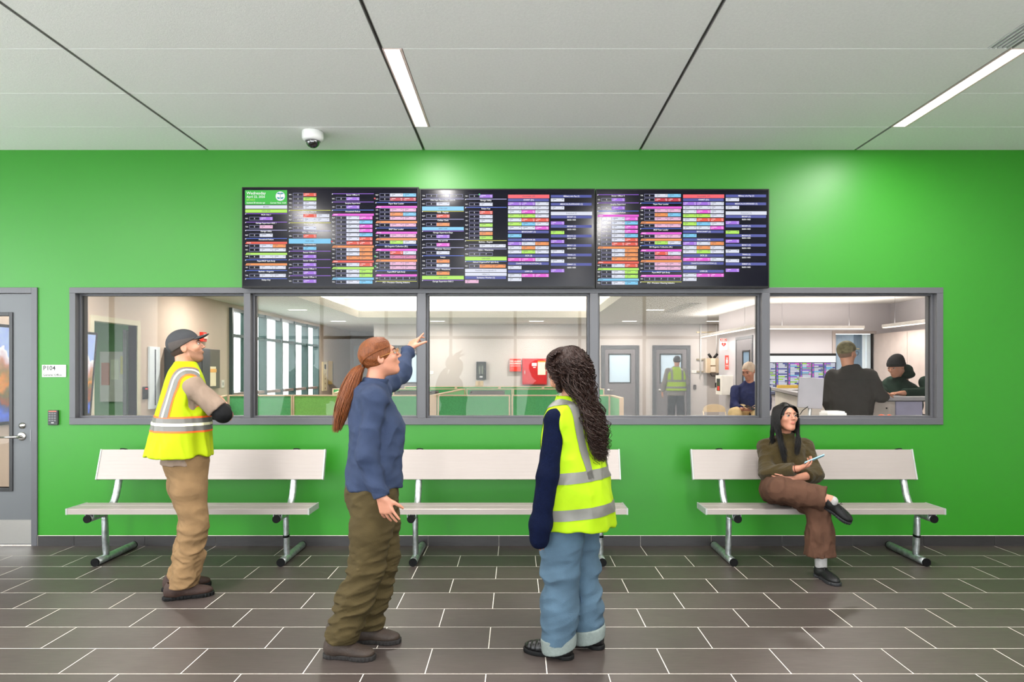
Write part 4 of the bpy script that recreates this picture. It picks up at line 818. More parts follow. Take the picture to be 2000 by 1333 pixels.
for k, (x0, x1, Y, h) in enumerate([(928.5, 943.5, 17.1, 745)]):
    u, v = px(x0, 755, Y), px(x1, h, Y); t = thing('cardboard_box', ((u.x+v.x)/2, Y, 0), 'small beige carton standing on the rear partitions below the black panel', 'box')
    z = HP
    MB().box(u.x, v.x, Y+.05, Y+.2, z+.002, v.z).build('carton', [mat('carton', (.82, .72, .58), .8)], t, bevel=.004); B('tape', [mat('tape_tan', (.7, .58, .42), .4)], t, (u.x+v.x)/2-.02, (u.x+v.x)/2+.02, Y+.048, Y+.05, z+.01, v.z)
# folding chair
t = thing('folding_chair', (3.85, 13.0, 0), 'beige metal folding chair near the right office wall', 'chair')
FC = mat('folding_beige', (.78, .70, .58), .35)
bk = MB(); zc, rx_, hh = .66, .22, .155; n_ = 20; vs = []
for dy_ in (0, .012):
    for k in range(n_):
        a = PI*k/(n_-1); vs.append((3.86+rx_*math.cos(a)*(1.0+.0), 13.1+dy_, .70+hh*math.sin(a)**.6))
fs = [tuple(range(n_))[::-1], tuple(range(n_, 2*n_))]+[(i, i+1, n_+i+1, n_+i) for i in range(n_-1)]+[(n_-1, 0, n_, 2*n_-1)]
bk.add(vs, fs).build('backrest', [FC], t, fix=True)
B('seat', [FC], t, 3.67, 4.05, 12.66, 13.06, .43, .45, bevel=.008)
for x in (3.645, 4.075):
    MB().tube([(x, 13.12, .84 if False else .72), (x, 12.95, .44), (x, 12.62, .0+.012)], .011, 8).build('leg', [FC], t)
    MB().tube([(x, 12.85, .43), (x, 13.25, .012)], .011, 8).build('leg', [FC], t)
# stool under the seated man in the office is a tall seat
t = thing('tall_stool', (3.42, 10.0, 0), 'grey tall stool under the grey haired man in the navy sweater', 'stool')
MB().lathe((3.42, 10.0, .76), [(0, 0), (.18, 0), (.19, .02), (.19, .05), (.17, .07), (0, .07)], 24).build('seat', [mat('stool_grey', (.3, .3, .32), .6)], t)
for a in range(4): MB().tube([(3.42+.12*math.cos(a*PI/2+.7), 10+.12*math.sin(a*PI/2+.7), .76), (3.42+.2*math.cos(a*PI/2+.7), 10+.2*math.sin(a*PI/2+.7), .01)], .012, 8).build('leg', [STEEL], t)
# ------------------------------------------------------------------ implicit surfaces for people and clothes
F32 = np.float32
def A3(v): return np.array([float(q) for q in v], dtype=F32)
def seg(a, b, ra, rb):
    a, b = A3(a), A3(b); ba = b-a; bb = max(float(ba@ba), 1e-9)
    def f(P):
        pa = P-a; t = np.clip(pa@ba/bb, 0, 1); q = pa-t[:, None]*ba
        return np.sqrt(np.einsum('ij,ij->i', q, q))-(ra+(rb-ra)*t)
    return f
def smin(a, b, k):
    if k <= 0: return np.minimum(a, b)
    h = np.clip(.5+.5*(b-a)/k, 0, 1); return b+(a-b)*h-k*h*(1-h)
def smax(a, b, k): return -smin(-a, -b, k)
def union(fs, k=.0):
    def f(P):
        d = fs[0](P)
        for g in fs[1:]: d = smin(d, g(P), k)
        return d
    return f
def chain(pts, rs, k=.012): return union([seg(pts[i], pts[i+1], rs[i], rs[i+1]) for i in range(len(pts)-1)], k)
def ell(c, r, R=None):
    c = A3(c); r = A3(r); R = None if R is None else np.array(R, dtype=F32)
    def f(P):
        q = P-c
        if R is not None: q = q@R
        u = q/r; k0 = np.sqrt(np.einsum('ij,ij->i', u, u)); u = u/r; k1 = np.sqrt(np.einsum('ij,ij->i', u, u))+1e-6
        return k0*(k0-1)/k1
    return f
def crt(xs, ys, n=64):
    xs = np.array(xs, float); ys = np.array(ys, float); X = np.linspace(xs[0], xs[-1], n)
    m = np.gradient(ys, xs); i = np.clip(np.searchsorted(xs, X)-1, 0, len(xs)-2); h = xs[i+1]-xs[i]; t = (X-xs[i])/h
    return X, (2*t**3-3*t**2+1)*ys[i]+(t**3-2*t**2+t)*h*m[i]+(-2*t**3+3*t**2)*ys[i+1]+(t**3-t**2)*h*m[i+1]
class Fr:
    """body frame: base point, facing angle phi from +X, forward lean"""
    def __init__(s, x, y, phi, z=0., lean=0., side=0.):
        p = math.radians(phi); s.o = Vector((x, y, z)); f = Vector((math.cos(p), math.sin(p), 0)); r = Vector((math.sin(p), -math.cos(p), 0)); u = Vector((0, 0, 1))
        if lean: q = Matrix.Rotation(-math.radians(lean), 3, r); f = q@f; u = q@u
        if side: q = Matrix.Rotation(math.radians(side), 3, f); r = q@r; u = q@u
        s.f, s.r, s.u = f, r, u; s.R = np.array([[r[i], f[i], u[i]] for i in range(3)], dtype=F32)
    def W(s, x, y, z): return s.o+s.r*x+s.f*y+s.u*z
    def q(s, P): return (P-A3(s.o))@s.R
def loft(fr, rows, p=2.3):
    """rows: (z, rx, ry, cx, cy)"""
    z = [r[0] for r in rows]; T = [crt(z, [r[k] for r in rows]) for k in (1, 2, 3, 4)]; z0, z1 = z[0], z[-1]
    def f(P):
        q = fr.q(P); Z = q[:, 2]; rx, ry, cx, cy = [np.interp(Z, a, b).astype(F32) for a, b in T]
        k = (np.abs((q[:, 0]-cx)/rx)**p+np.abs((q[:, 1]-cy)/ry)**p)**(1/p)
        d = (k-1)*np.minimum(rx, ry)
        return smax(smax(d, Z-z1, .01), z0-Z, .006)
    return f
def folds(fr, seed, amp, kx, ky, kz, n=7, mask=None):
    g = np.random.default_rng(seed); K = (g.normal(size=(n, 3))*np.array([kx, ky, kz])).astype(F32); ph = g.uniform(0, 6.28, n).astype(F32)
    Mw = (g.normal(size=(n, 3))*9).astype(F32)
    def f(P):
        q = fr.q(P); s = 0
        for i in range(n): s = s+np.sin(q@K[i]+ph[i]+1.1*np.sin(q@Mw[i]))
        s = s/math.sqrt(n)
        s = amp*(np.abs(s)*1.3-.9); u = 0
        for i in range(0, n, 2): u = u+np.sin(q@K[i]*2.3+ph[i]*2+1.3*np.sin(q@Mw[i]*1.7))
        s = s+amp*.45*(np.abs(u)/math.sqrt(n/2)-.6)
        return s*mask(q) if mask is not None else s
    return f
def plus(f, *gs): return lambda P: f(P)+sum(g(P) for g in gs)
def grow(f, a): return lambda P: f(P)-a
def sub(f, g, k=.004): return lambda P: smax(f(P), -g(P), k)
def clip(f, c, n, k=.002):
    """keeps the side the normal points away from"""
    c, n = A3(c), A3(Vector(n).normalized())
    return lambda P: smax(f(P), (P-c)@n, k)
def polygonise(f, lo, hi, h):
    Bk = 6; lo = np.array(lo, float); hi = np.array(hi, float); nb = np.ceil((hi-lo)/(h*Bk)).astype(int)+1; n = nb*Bk
    ax = [lo[i]+h*(np.arange(nb[i])*Bk+(Bk-1)/2) for i in range(3)]
    C = np.stack(np.meshgrid(*ax, indexing='ij'), -1).reshape(-1, 3).astype(F32); dc = f(C).reshape(nb)
    act = np.abs(dc) < h*Bk*.87*1.7+.012
    D = np.repeat(np.repeat(np.repeat(dc, Bk, 0), Bk, 1), Bk, 2).astype(F32)
    ia = np.argwhere(act); loc = np.stack(np.meshgrid(*[np.arange(Bk)]*3, indexing='ij'), -1).reshape(-1, 3)
    idx = (ia[:, None, :]*Bk+loc[None]).reshape(-1, 3)
    V = np.empty(len(idx), F32); step = 400000
    for s in range(0, len(idx), step): V[s:s+step] = f((lo+h*idx[s:s+step]).astype(F32))
    D[idx[:, 0], idx[:, 1], idx[:, 2]] = V
    S = D < 0
    c8 = [S[a:n[0]-1+a, b:n[1]-1+b, c:n[2]-1+c] for a in (0, 1) for b in (0, 1) for c in (0, 1)]
    cnt = sum(c.astype(np.int8) for c in c8); cell = (cnt > 0) & (cnt < 8)
    ci = np.argwhere(cell); vid = -np.ones(cell.shape, np.int64); vid[ci[:, 0], ci[:, 1], ci[:, 2]] = np.arange(len(ci))
    acc = np.zeros((len(ci), 3)); ct = np.zeros(len(ci))
    for axis in range(3):
        o = [k for k in range(3) if k != axis]
        for a in (0, 1):
            for b in (0, 1):
                p0 = ci.copy(); p0[:, o[0]] += a; p0[:, o[1]] += b; p1 = p0.copy(); p1[:, axis] += 1
                d0 = D[p0[:, 0], p0[:, 1], p0[:, 2]]; d1 = D[p1[:, 0], p1[:, 1], p1[:, 2]]; m = (d0 < 0) != (d1 < 0)
                t = np.where(m, d0/np.where(m, d0-d1, 1), 0); e = np.zeros((len(ci), 3)); e[:, axis] = t; e[:, o[0]] = a; e[:, o[1]] = b
                acc += e*m[:, None]; ct += m
    vs = lo+h*(ci+acc/np.maximum(ct, 1)[:, None]); quads = []
    for axis in range(3):
        sl0 = [slice(1, n[k]-1) for k in range(3)]; sl1 = list(sl0); sl0[axis] = slice(0, n[axis]-1); sl1[axis] = slice(1, n[axis])
        s0 = S[tuple(sl0)]; s1 = S[tuple(sl1)]; e = np.argwhere(s0 != s1); fl = s0[e[:, 0], e[:, 1], e[:, 2]]
        base = e.copy()
        for k in range(3):
            if k != axis: base[:, k] += 1
        u, v = [(1, 2), (2, 0), (0, 1)][axis]; q = []
        for (du, dv) in ((-1, -1), (0, -1), (0, 0), (-1, 0)):
            p = base.copy(); p[:, u] += du; p[:, v] += dv; q.append(vid[p[:, 0], p[:, 1], p[:, 2]])
        q = np.stack(q, 1); q = np.where(fl[:, None], q, q[:, ::-1]); quads.append(q)
    Q = np.concatenate(quads); Q = Q[(Q >= 0).all(1)]
    return vs, Q
def np_mesh(name, vs, Q, mats, parent, smooth_it=1):
    vs = np.asarray(vs)
    for _ in range(smooth_it):       # light Laplacian pass
        a = np.zeros_like(vs); c = np.zeros(len(vs))
        for i in range(4):
            x, y = Q[:, i], Q[:, (i+1) % 4]
            for k in range(3): a[:, k] += np.bincount(x, vs[y, k], len(vs))+np.bincount(y, vs[x, k], len(vs))
            c += np.bincount(x, minlength=len(vs))+np.bincount(y, minlength=len(vs))
        vs = vs*.4+.6*a/np.maximum(c, 1)[:, None]
    o = wloc(parent); vs = vs-np.array(o)
    me = bpy.data.meshes.new(name); me.vertices.add(len(vs)); me.vertices.foreach_set('co', vs.astype(F32).ravel())
    me.loops.add(4*len(Q)); me.loops.foreach_set('vertex_index', Q.astype(np.int32).ravel())
    me.polygons.add(len(Q)); me.polygons.foreach_set('loop_start', np.arange(0, 4*len(Q), 4, dtype=np.int32)); me.polygons.foreach_set('loop_total', np.full(len(Q), 4, np.int32))
    me.polygons.foreach_set('use_smooth', np.ones(len(Q), bool)); me.update(calc_edges=True)
    for m in (mats if isinstance(mats, list) else [mats]): me.materials.append(m)
    return link(name, me, parent)
def solid(name, f, lo, hi, h, m, parent, sm=1):
    vs, Q = polygonise(f, lo, hi, h); return np_mesh(name, vs, Q, m, parent, sm)
def boxof(pts, r):
    P = np.array([[float(c) for c in p] for p in pts]); return P.min(0)-r, P.max(0)+r
def band(src, fr, cuts, off, name, m, parent):
    """strip cut out of a garment between planes (given in the body frame) and lifted off it: piping, reflective tape"""
    bm = bmesh.new(); bm.from_mesh(src.data); o = wloc(src)
    for (c, n) in cuts:
        co = fr.W(*c)-o; no = fr.r*n[0]+fr.f*n[1]+fr.u*n[2]
        bmesh.ops.bisect_plane(bm, geom=bm.verts[:]+bm.edges[:]+bm.faces[:], plane_co=co, plane_no=no, clear_outer=True)
    bm.normal_update(); nv = [v.normal.copy() for v in bm.verts]
    for v, k in zip(bm.verts, nv): v.co += k*off
    me = bpy.data.meshes.new(name); bm.to_mesh(me); bm.free(); me.materials.clear(); me.materials.append(m)
    return link(name, me, parent)
# ------------------------------------------------------------------ head, hands, shoes
class Head:
    def __init__(s, c, phi, pitch=0., roll=0., k=1.0):
        s.fr = Fr(c[0], c[1], phi, c[2], -pitch, roll); s.k = k
    def W(s, x, y, z): return s.fr.W(x*s.k, y*s.k, z*s.k)
    def loc(s, f): return lambda P: f(s.fr.q(P)/F32(s.k))*F32(s.k)
    def sdf(s, female=False, full=True):
        w = .95 if female else 1.0
        pr = [(ell((0, -.018, .028), (.074*w, .094, .086)), 0), (ell((0, .016, -.03), (.057*w, .070, .080)), .03), (ell((0, .052, -.090), (.022, .022, .019)), .03)]
        for g in (-1, 1):
            pr += [(seg((g*(.038 if female else .046), -.002, -.055), (g*(.010 if female else .014), .056, -.091), .012, .011), .022), (ell((g*.040*w, .056, -.018), (.020, .021, .018)), .02)]
        pr += [(ell((0, .070, .031), (.046, .018, .010)), .014), (seg((0, .084, .014), (0, .106, -.020), .0055, .0085), .010)]
        for g in (-1, 1): pr += [(ell((g*.011, .096, -.024), (.0075, .010, .0065)), .006)]
        sk = [ell((g*.032, .0965, .009), (.018, .0155, .0105)) for g in (-1, 1)]
        lips = [ell((0, .0835, -.0485), (.021, .009, .0046)), ell((0, .0825, -.0565), (.018, .0095, .0056))]
        ml = seg((-.021, .0925, -.0525), (.021, .0925, -.0525), .0016, .0016)
        ears = [(ell((g*.075*w, -.014, -.004), (.009, .019, .030)), ell((g*.0850*w, -.009, -.001), (.0075, .0115, .019))) for g in (-1, 1)]
        def f(q):
            d = pr[0][0](q)
            for g, k in pr[1:]: d = smin(d, g(q), k)
            if full:
                for g in sk: d = smax(d, -g(q), .009)
                for g in lips: d = smin(d, g(q), .005)
                d = smax(d, -ml(q), .003)
            for g, c in ears: d = smin(d, smax(g(q), -c(q), .004), .007)
            return d
        return s.loc(f)
    def eyes(s, parent, iris=(.16, .09, .05), brow=(.10, .06, .04)):
        k = s.k
        for g in (-1, 1):
            c = s.W(g*.0305, .0742, .008); R = s.fr.R
            e = MB(); n = 14
            def sph(mb, c, r, y0, mi):
                vs = []; fs = []; rings = 7
                for a in range(rings):
                    t = (a/(rings-1))*y0
                    for j in range(n):
                        p = 2*PI*j/n; vs.append(c+s.fr.r*(r*math.sin(t)*math.cos(p))+s.fr.u*(r*math.sin(t)*math.sin(p))+s.fr.f*(r*math.cos(t)))
                fs = [(a*n+j, a*n+(j+1) % n, (a+1)*n+(j+1) % n, (a+1)*n+j) for a in range(rings-1) for j in range(n)]
                mb.add(vs, fs, mi, True)
            sph(e, c, .0118*k, PI*.55, 0); sph(e, c+s.fr.f*.0004, .0118*k, .62, 1); sph(e, c+s.fr.f*.0007, .0118*k, .22, 2)
            e.build('eye', [mat('eye_white', (.62, .58, .55), .35, spec=.3), mat('iris_brown', iris, .15), mat('pupil_black', (.01, .01, .01), .1)], parent)
            lid = MB(); vs = []; rr = .0134*k
            for a in range(6):
                t = math.radians(28+a*20)          # upper lid from the rim of the iris up
                for j in range(11):
                    p = -1.15+2.3*j/10; el = math.radians(12+a*14)
                    vs.append(c+s.fr.u*(rr*math.sin(el))+s.fr.f*(rr*math.cos(el)*math.cos(p))+s.fr.r*(rr*math.cos(el)*math.sin(p)))
            lid.add(vs, [(a*11+j, a*11+j+1, (a+1)*11+j+1, (a+1)*11+j) for a in range(5) for j in range(10)], 0, True)
            lid.tube([c+s.fr.u*(rr*.24)+s.fr.f*(rr*1.0*math.cos(p))+s.fr.r*(rr*math.sin(p)) for p in np.linspace(-1.1, 1.1, 9)], .0011*k, 5, 1)
            lid.build('eyelid', [mat('skin_lid', (.56, .37, .29), .5), mat('lash_dark', (.05, .03, .03), .6)], parent)
            MB().tube([s.W(g*x, y, z) for x, y, z in ((.012, .0880, .025), (.024, .0868, .0285), (.036, .080, .029), (.047, .069, .025))], [.0018*k, .0030*k, .0026*k, .0012*k], 6).build('eyebrow', [mat('brow_'+str(int(brow[0]*100)), brow, .8)], parent)
def hand(w, d, n, g, curls=(.3, .35, .3), spread=.10, k=1.0, tc=.35):
    """wrist w, finger direction d, palm normal n (the way the palm faces), g=+1/-1 which side the thumb is"""
    w = Vector(w); d = Vector(d).normalized(); n = Vector(n); n = (n-d*n.dot(d)).normalized(); t = d.cross(n)*g; fs = []
    kn = [(.030, .082), (.010, .088), (-.011, .084), (-.031, .075)]; ln = (.068, .077, .071, .055)
    for i, (x, y) in enumerate(kn):
        kp = w+(t*x+d*y)*k; fs.append(('p', seg(w+t*(x*.55*k)+d*.008*k, kp, .0145*k, .0112*k)))
        ang = spread*(1.5-i)*.55; dd = (d*math.cos(ang)+t*math.sin(ang)).normalized(); p = kp; a = 0
        cu = curls if not hasattr(curls[0], '__len__') else curls[i]
        for j, q in enumerate((.45, .30, .25)):
            a += cu[j]; dv = dd*math.cos(a)+n*math.sin(a); e = p+dv*(ln[i]*q*k); r0 = (.0092-.0008*j)*k; fs.append(('f', seg(p, e, r0, r0-.0009*k))); p = e
    tb = w+(t*.022+d*.022)*k; p = tb; dd = (t*.62+d*.70+n*.25).normalized()
    for j, L_ in enumerate((.042, .033, .026)):
        dv = (dd*math.cos(tc*j*.6)+(n*.6-t*.5+d*.4).normalized()*math.sin(tc*j*.6)).normalized(); e = p+dv*L_*k; fs.append(('p' if j == 0 else 'f', seg(p, e, (.0145, .0108, .0098)[j]*k, (.0108, .0098, .0084)[j]*k))); p = e
    palm = union([f for a, f in fs if a == 'p'], .014*k); fin = [f for a, f in fs if a == 'f']
    def f(P):
        dm = fin[0](P)
        for g_ in fin[1:]: dm = np.minimum(dm, g_(P))
        return smin(palm(P), dm, .006*k)
    return f
def near(f, c, r, far=.05):
    """evaluates f only near a point (keeps hands and heads cheap)"""
    c = A3(c)
    def g(P):
        q = P-c; d = np.sqrt(np.einsum('ij,ij->i', q, q)); m = d < r; o = (d-r+far).astype(F32); 
        if m.any(): o[m] = f(P[m])
        return o
    return g
def shoe(parent, x, y, phi, label, upm, solem, k=1.0, lace=None, shaft=.11, z=0., pitch=0., ribs=0., sock=None, boot=False, roll=0., laces_m=None, accent=None):
    fr = Fr(x, y, phi, z, pitch, roll); q = lambda f: (lambda P: f(fr.q(P)/F32(k))*F32(k))
    up = union([ell((0, -.045, .048), (.037, .045, .050)), ell((0, .03, .042), (.040, .090, .040)), ell((.0, .118, .033), (.046, .070, .030)), seg((0, -.028, .06), (0, -.034, shaft), .044, .043 if boot else .038)], .035)
    if not boot: up = sub(up, seg((0, -.03, shaft+.02), (0, -.034, shaft+.09), .036, .05), .006)
    f = lambda P: smax(up(P)+((np.sin(P[:, 1]*ribs)*.0022*(P[:, 1] > .02)) if ribs else 0), .018-P[:, 2], .004)
    lo, hi = boxof([fr.W(a*k, b*k, c*k) for a in (-.06, .06) for b in (-.10, .20) for c in (0, shaft+.05)], .012)
    o = solid('shoe', q(f), lo, hi, .0045, upm, parent); o['label'] = label
    out = lambda P, e: np.minimum.reduce([np.hypot(P[:, 0]/(.040+e), (P[:, 1]+.045)/(.047+e))-1, np.hypot(P[:, 0]/(.037+e), (P[:, 1]-.03)/(.11+e))-1, np.hypot(P[:, 0]/(.049+e), (P[:, 1]-.115)/(.078+e))-1])*.04
    def s(P):
        tr = .0012*np.sign(np.sin(P[:, 1]*330)) if boot or ribs == 0 else 0
        return smax(smax(out(P, .004)+tr, P[:, 2]-.024, .004), -P[:, 2], .002)
    so = solid('sole', q(s), lo-.01, hi+.01, .004, solem, o)
    if lace is not None:
        for j in range(4):
            yy, zz = .030+.020*j, .084-.0075*j
            MB().tube([fr.W((-.024)*k, (yy-.006)*k, (zz-.012)*k), fr.W(-.008*k, yy*k, (zz+.001)*k), fr.W(.008*k, (yy+.002)*k, (zz+.001)*k), fr.W(.024*k, (yy+.004)*k, (zz-.012)*k)], .0024*k, 6).build('lace', [lace], o)
        for g in (-1, 1): MB().tube([fr.W(0, .035*k, .090*k), fr.W(g*.022*k, .045*k, .097*k), fr.W(g*.030*k, .062*k, .084*k), fr.W(g*.010*k, .045*k, .088*k)], .0022*k, 5).build('lace', [lace], o)
    if accent is not None:
        for g in (-1, 1):
            for j in range(4):
                MB().tube([fr.W(g*.030*k, (.012+.022*j)*k, (.072-.008*j)*k), fr.W(g*.020*k, (.018+.022*j)*k, (.080-.008*j)*k)], .0028*k, 6).build('eyelet_tab', [accent], o)
    if sock is not None: solid('sock', q(clip(seg((0, -.03, .06), (0, -.034, .19), .042, .049), (0, 0, .185), (0, 0, 1))), lo, hi+np.array([.02, .02, .1]), .006, sock, parent)
    return o, fr
def strand_tubes(mb, paths, r, n=4, mi=0):
    for pth in paths:
        k = len(pth); rs = [r*(1-.75*(i/(k-1))**2) if i else r*.7 for i in range(k)]; mb.tube(pth, rs, n, mi, cap=False)
    mb.sm = [True]*len(mb.sm)
def spline(pts, n):
    pts = [Vector(p) for p in pts]; P_ = [pts[0]*2-pts[1]]+pts+[pts[-1]*2-pts[-2]]; out = []; m = len(pts)-1
    for i in range(n):
        u = i/(n-1)*m; k = min(int(u), m-1); t = u-k; a, b, c, d = P_[k:k+4]
        out.append(.5*((2*b)+(c-a)*t+(2*a-5*b+4*c-d)*t*t+(3*b-a-3*c+d)*t**3))
    return out
def hair_mat(name, c, var=.35):
    return mat(name, c, .42, var=var, vscale=30, stretch=(6, 6, .6), bump=.5, bscale=60, spec=.25)
def cloth(name, c, rough=.85, var=.10, bump=.35, bscale=260, vscale=14, sheen=.0): return mat(name, c, rough, var=var, vscale=vscale, bump=bump, bscale=bscale, sheen=sheen, spec=.2)
SKIN = mat('skin_light', (.66, .47, .375), .5, var=.06, vscale=25, bump=.08, bscale=300)
SKIN2 = mat('skin_rosy', (.67, .46, .37), .5, var=.07, vscale=25)
LIPM = mat('lip_rose', (.68, .38, .34), .4)
def cap_parts(H, parent, m_crown, m_brim, tilt=.0, brim=True, beanie=False, m_panel=None):
    crown = ell((0, -.018, .036), (.086, .107, .096))
    if beanie: crown = union([crown, ell((0, -.055, .085), (.055, .06, .045))], .03)
    lowc = (0, 0, .022) if not beanie else (0, 0, .004)
    f = clip(crown, lowc, (0, .36+tilt, -1), .004)
    lo, hi = boxof([H.W(a, b, c) for a in (-.1, .1) for b in (-.14, .1) for c in (-.05, .15)], .01)
    o = solid('cap' if not beanie else 'beanie', H.loc(f), lo, hi, .0045, m_crown, parent)
    if brim:
        def b(P):
            s = .056-3.6*P[:, 0]**2+.04*(P[:, 1]-.07)
            e = np.hypot(P[:, 0]/.066, (P[:, 1]-.080)/.078)-1
            return smax(smax(np.abs(P[:, 2]-s)-.0028, e*.06, .003), .060-P[:, 1], .003)
        lo, hi = boxof([H.W(a, b_, c) for a in (-.08, .08) for b_ in (.05, .18) for c in (0, .07)], .01)
        solid('brim', H.loc(b), lo, hi, .0035, m_brim, o)
        if m_panel is not None:
            pf = clip(grow(ell((0, -.018, .032), (.085, .106, .093)), .002), lowc, (0, .36+tilt, -1), .002)
            pf2 = lambda P: smax(smax(pf(P), .048-np.abs(P[:, 0])*1.0-.0*P[:, 1], .002), P[:, 2]-.085-.25*P[:, 1], .002)
            lo, hi = boxof([H.W(a, b_, c) for a in (-.1, .1) for b_ in (-.14, .1) for c in (-.05, .15)], .01)
            solid('side_panel', H.loc(pf2), lo, hi, .0045, m_panel, o)
    if beanie:
        cf = clip(clip(grow(ell((0, -.018, .032), (.085, .106, .093)), .006), (0, 0, .000), (0, .30+tilt, -1), .004), (0, 0, .048), (0, -.30-tilt, 1), .004)
        lo, hi = boxof([H.W(a, b_, c) for a in (-.1, .1) for b_ in (-.14, .1) for c in (-.05, .15)], .012)
        solid('cuff', H.loc(cf), lo, hi, .0045, m_crown, o)
    return o
# ================================================================== the man in the yellow vest
YEL = cloth('hi_vis_yellow', (.59, .655, .01), .75, var=.03, bump=.12, bscale=400); YEL2 = cloth('hi_vis_lime', (.54, .66, .03), .75, var=.04, bump=.12, bscale=400)
b_ = YEL.node_tree.nodes['Principled BSDF']
ORN = mat('orange_piping', (.96, .38, .12), .7); TAPE = mat('reflective_tape', (.38, .375, .355), .45, var=.05, vscale=20, bump=.1, bscale=500); CREAM = mat('cream_stripe', (.95, .93, .76), .5)
def rim(fr, g): return fr
def man_vest():
    t = thing('person', (-2.235, 4.57, 0), 'man in a yellow vest with orange piping and a dark cap, standing with folded arms', 'person')
    fr = Fr(-2.235, 4.57, 35); W = fr.W
    H = Head((-2.243, 4.57, 1.668), 20, 15); hs = H.sdf()
    shR, shL = W(.180, 0, 1.405), W(-.180, 0, 1.405); elR = Vector((-1.948, 4.455, 1.222)); wrR = Vector((-2.03, 4.68, 1.255)); elL = Vector((-2.19, 4.89, 1.21)); wrL = Vector((-2.02, 4.72, 1.20))
    hipR, hipL = W(.085, 0, .90), W(-.085, 0, .90); knR = Vector((-2.150, 4.49, .49)); knL = Vector((-2.25, 4.66, .49)); anR = Vector((-2.225, 4.46, .09)); anL = Vector((-2.32, 4.63, .09))
    core = [chain([W(0, -.01, .92), W(0, -.01, 1.15), W(0, -.02, 1.36)], [.12, .11, .11], .05), chain([W(0, -.02, 1.42), H.W(0, -.028, -.03)], [.060, .056]), chain([hipR, knR, anR], [.075, .05, .036], .03), chain([hipL, knL, anL], [.075, .05, .036], .03),
            chain([shR, elR, wrR], [.045, .036, .027], .02), chain([shL, elL, wrL], [.045, .036, .027], .02)]
    c = union(core, .03); hR = near(hand(wrR, (-.45, .75, .05), (-.6, -.3, 0), 1, (.25, .2, .15), .02), wrR, .25); hL = near(hand(wrL, (.35, -.7, .05), (-.8, -.2, 0), -1, (.25, .2, .15), .02), wrL, .25); hh = near(hs, H.W(0, 0, 0), .2)
    f = lambda P: smin(smin(c(P), hh(P), .02), np.minimum(hR(P), hL(P)), .01)
    solid('body', f, (-2.55, 4.25, .05), (-1.85, 5.02, 1.86), .006, SKIN, t)
    # trousers
    legs = [chain([hipR, W(.09, -.01, .72), knR+Vector((-.005, 0, 0)), knR+Vector((-.03, 0, -.2)), anR+Vector((.01, 0, .0))], [.112, .108, .086, .083, .084], .03),
            chain([hipL, W(-.09, -.01, .72), knL, knL+Vector((-.03, 0, -.2)), anL], [.112, .105, .085, .080, .078], .03)]
    pel = loft(fr, [(.80, .15, .115, 0, -.02), (.88, .175, .135, 0, -.02), (.97, .17, .125, 0, -.01), (1.03, .165, .12, 0, 0)])
    lowm = lambda q: .25+.75*np.clip((.62-q[:, 2])/.3, 0, 1)
    fo = folds(fr, 3, .0105, 12, 12, 46, 6, lowm)
    tf = clip(plus(lambda P: smin(smin(legs[0](P), legs[1](P), .012), pel(P), .03), fo), (0, 0, .075), (0, 0, -1))
    KH = cloth('khaki_canvas', (.475, .375, .26), .9, var=.10, bump=.3, bscale=300)
    tr = solid('trousers', tf, (-2.58, 4.28, .05), (-1.95, 4.95, 1.06), .006, KH, t)
    st = mat('khaki_seam', (.50, .37, .24), .9)
    MB().tube([W(.135, .085, .98), W(.160, .055, .93), W(.185, .0, .90), W(.190, -.03, .895)], .003, 5).build('pocket_seam', [st], tr)
    MB().tube([W(.195, -.01, .90), W(.192, -.012, .80), W(.185, -.012, .70)], .0028, 5).build('side_seam', [st], tr)
    # t shirt under the vest and black arm sleeves
    TS = cloth('tan_tee', (.50, .43, .375), .9, var=.05, bump=.2)
    slv = clip(chain([W(.13, 0, 1.44), shR, elR.lerp(shR, .22)], [.060, .066, .068], .02), elR.lerp(shR, .18), elR-shR)
    slv2 = clip(chain([W(-.13, 0, 1.44), shL, elL.lerp(shL, .22)], [.075, .076, .072], .02), elL.lerp(shL, .18), elL-shL)
    tor = loft(fr, [(.885, .195, .150, 0, -.02), (1.0, .18, .13, 0, -.01), (1.25, .19, .125, 0, -.01), (1.42, .17, .10, 0, -.02), (1.50, .09, .075, 0, -.02), (1.545, .068, .066, 0, -.015)])
    fo2 = folds(fr, 5, .004, 30, 30, 16)
    solid('t_shirt', plus(lambda P: smin(tor(P), np.minimum(slv(P), slv2(P)), .02), fo2), (-2.6, 4.2, .86), (-1.85, 5.05, 1.6), .006, TS, t)
    BL = cloth('black_sleeve', (.035, .035, .04), .8, bump=.1)
    for n_, (s_, e_, w_) in enumerate(((shR, elR, wrR), (shL, elL, wrL))):
        solid('arm_sleeve', plus(chain([e_.lerp(s_, .30), e_, e_.lerp(w_, .9)], [.054, .052, .037], .03), folds(fr, 8, .002, 40, 40, 40)), *boxof([s_, e_, w_], .07), .006, BL, t)
    # vest
    vt = loft(fr, [(.945, .248, .205, -.01, -.055), (1.02, .238, .195, -.01, -.05), (1.15, .224, .175, -.005, -.038), (1.30, .215, .152, 0, -.025), (1.40, .212, .130, 0, -.022), (1.465, .205, .112, 0, -.022), (1.512, .165, .095, 0, -.022), (1.552, .095, .076, 0, -.018), (1.575, .066, .066, 0, -.018)], 2.25)
    hole = union([chain([W(.242, .015, 1.385), W(.262, .02, 1.30)], [.060, .088], .02), chain([W(-.242, .015, 1.385), W(-.262, .02, 1.30)], [.060, .088], .02)], 0)
    fv = folds(fr, 11, .0110, 22, 22, 5, 6, lambda q: np.clip((1.45-q[:, 2])/.45, .15, 1))
    neckc = seg(W(0, -.01, 1.50), H.W(0, -.02, -.04), .056, .056)
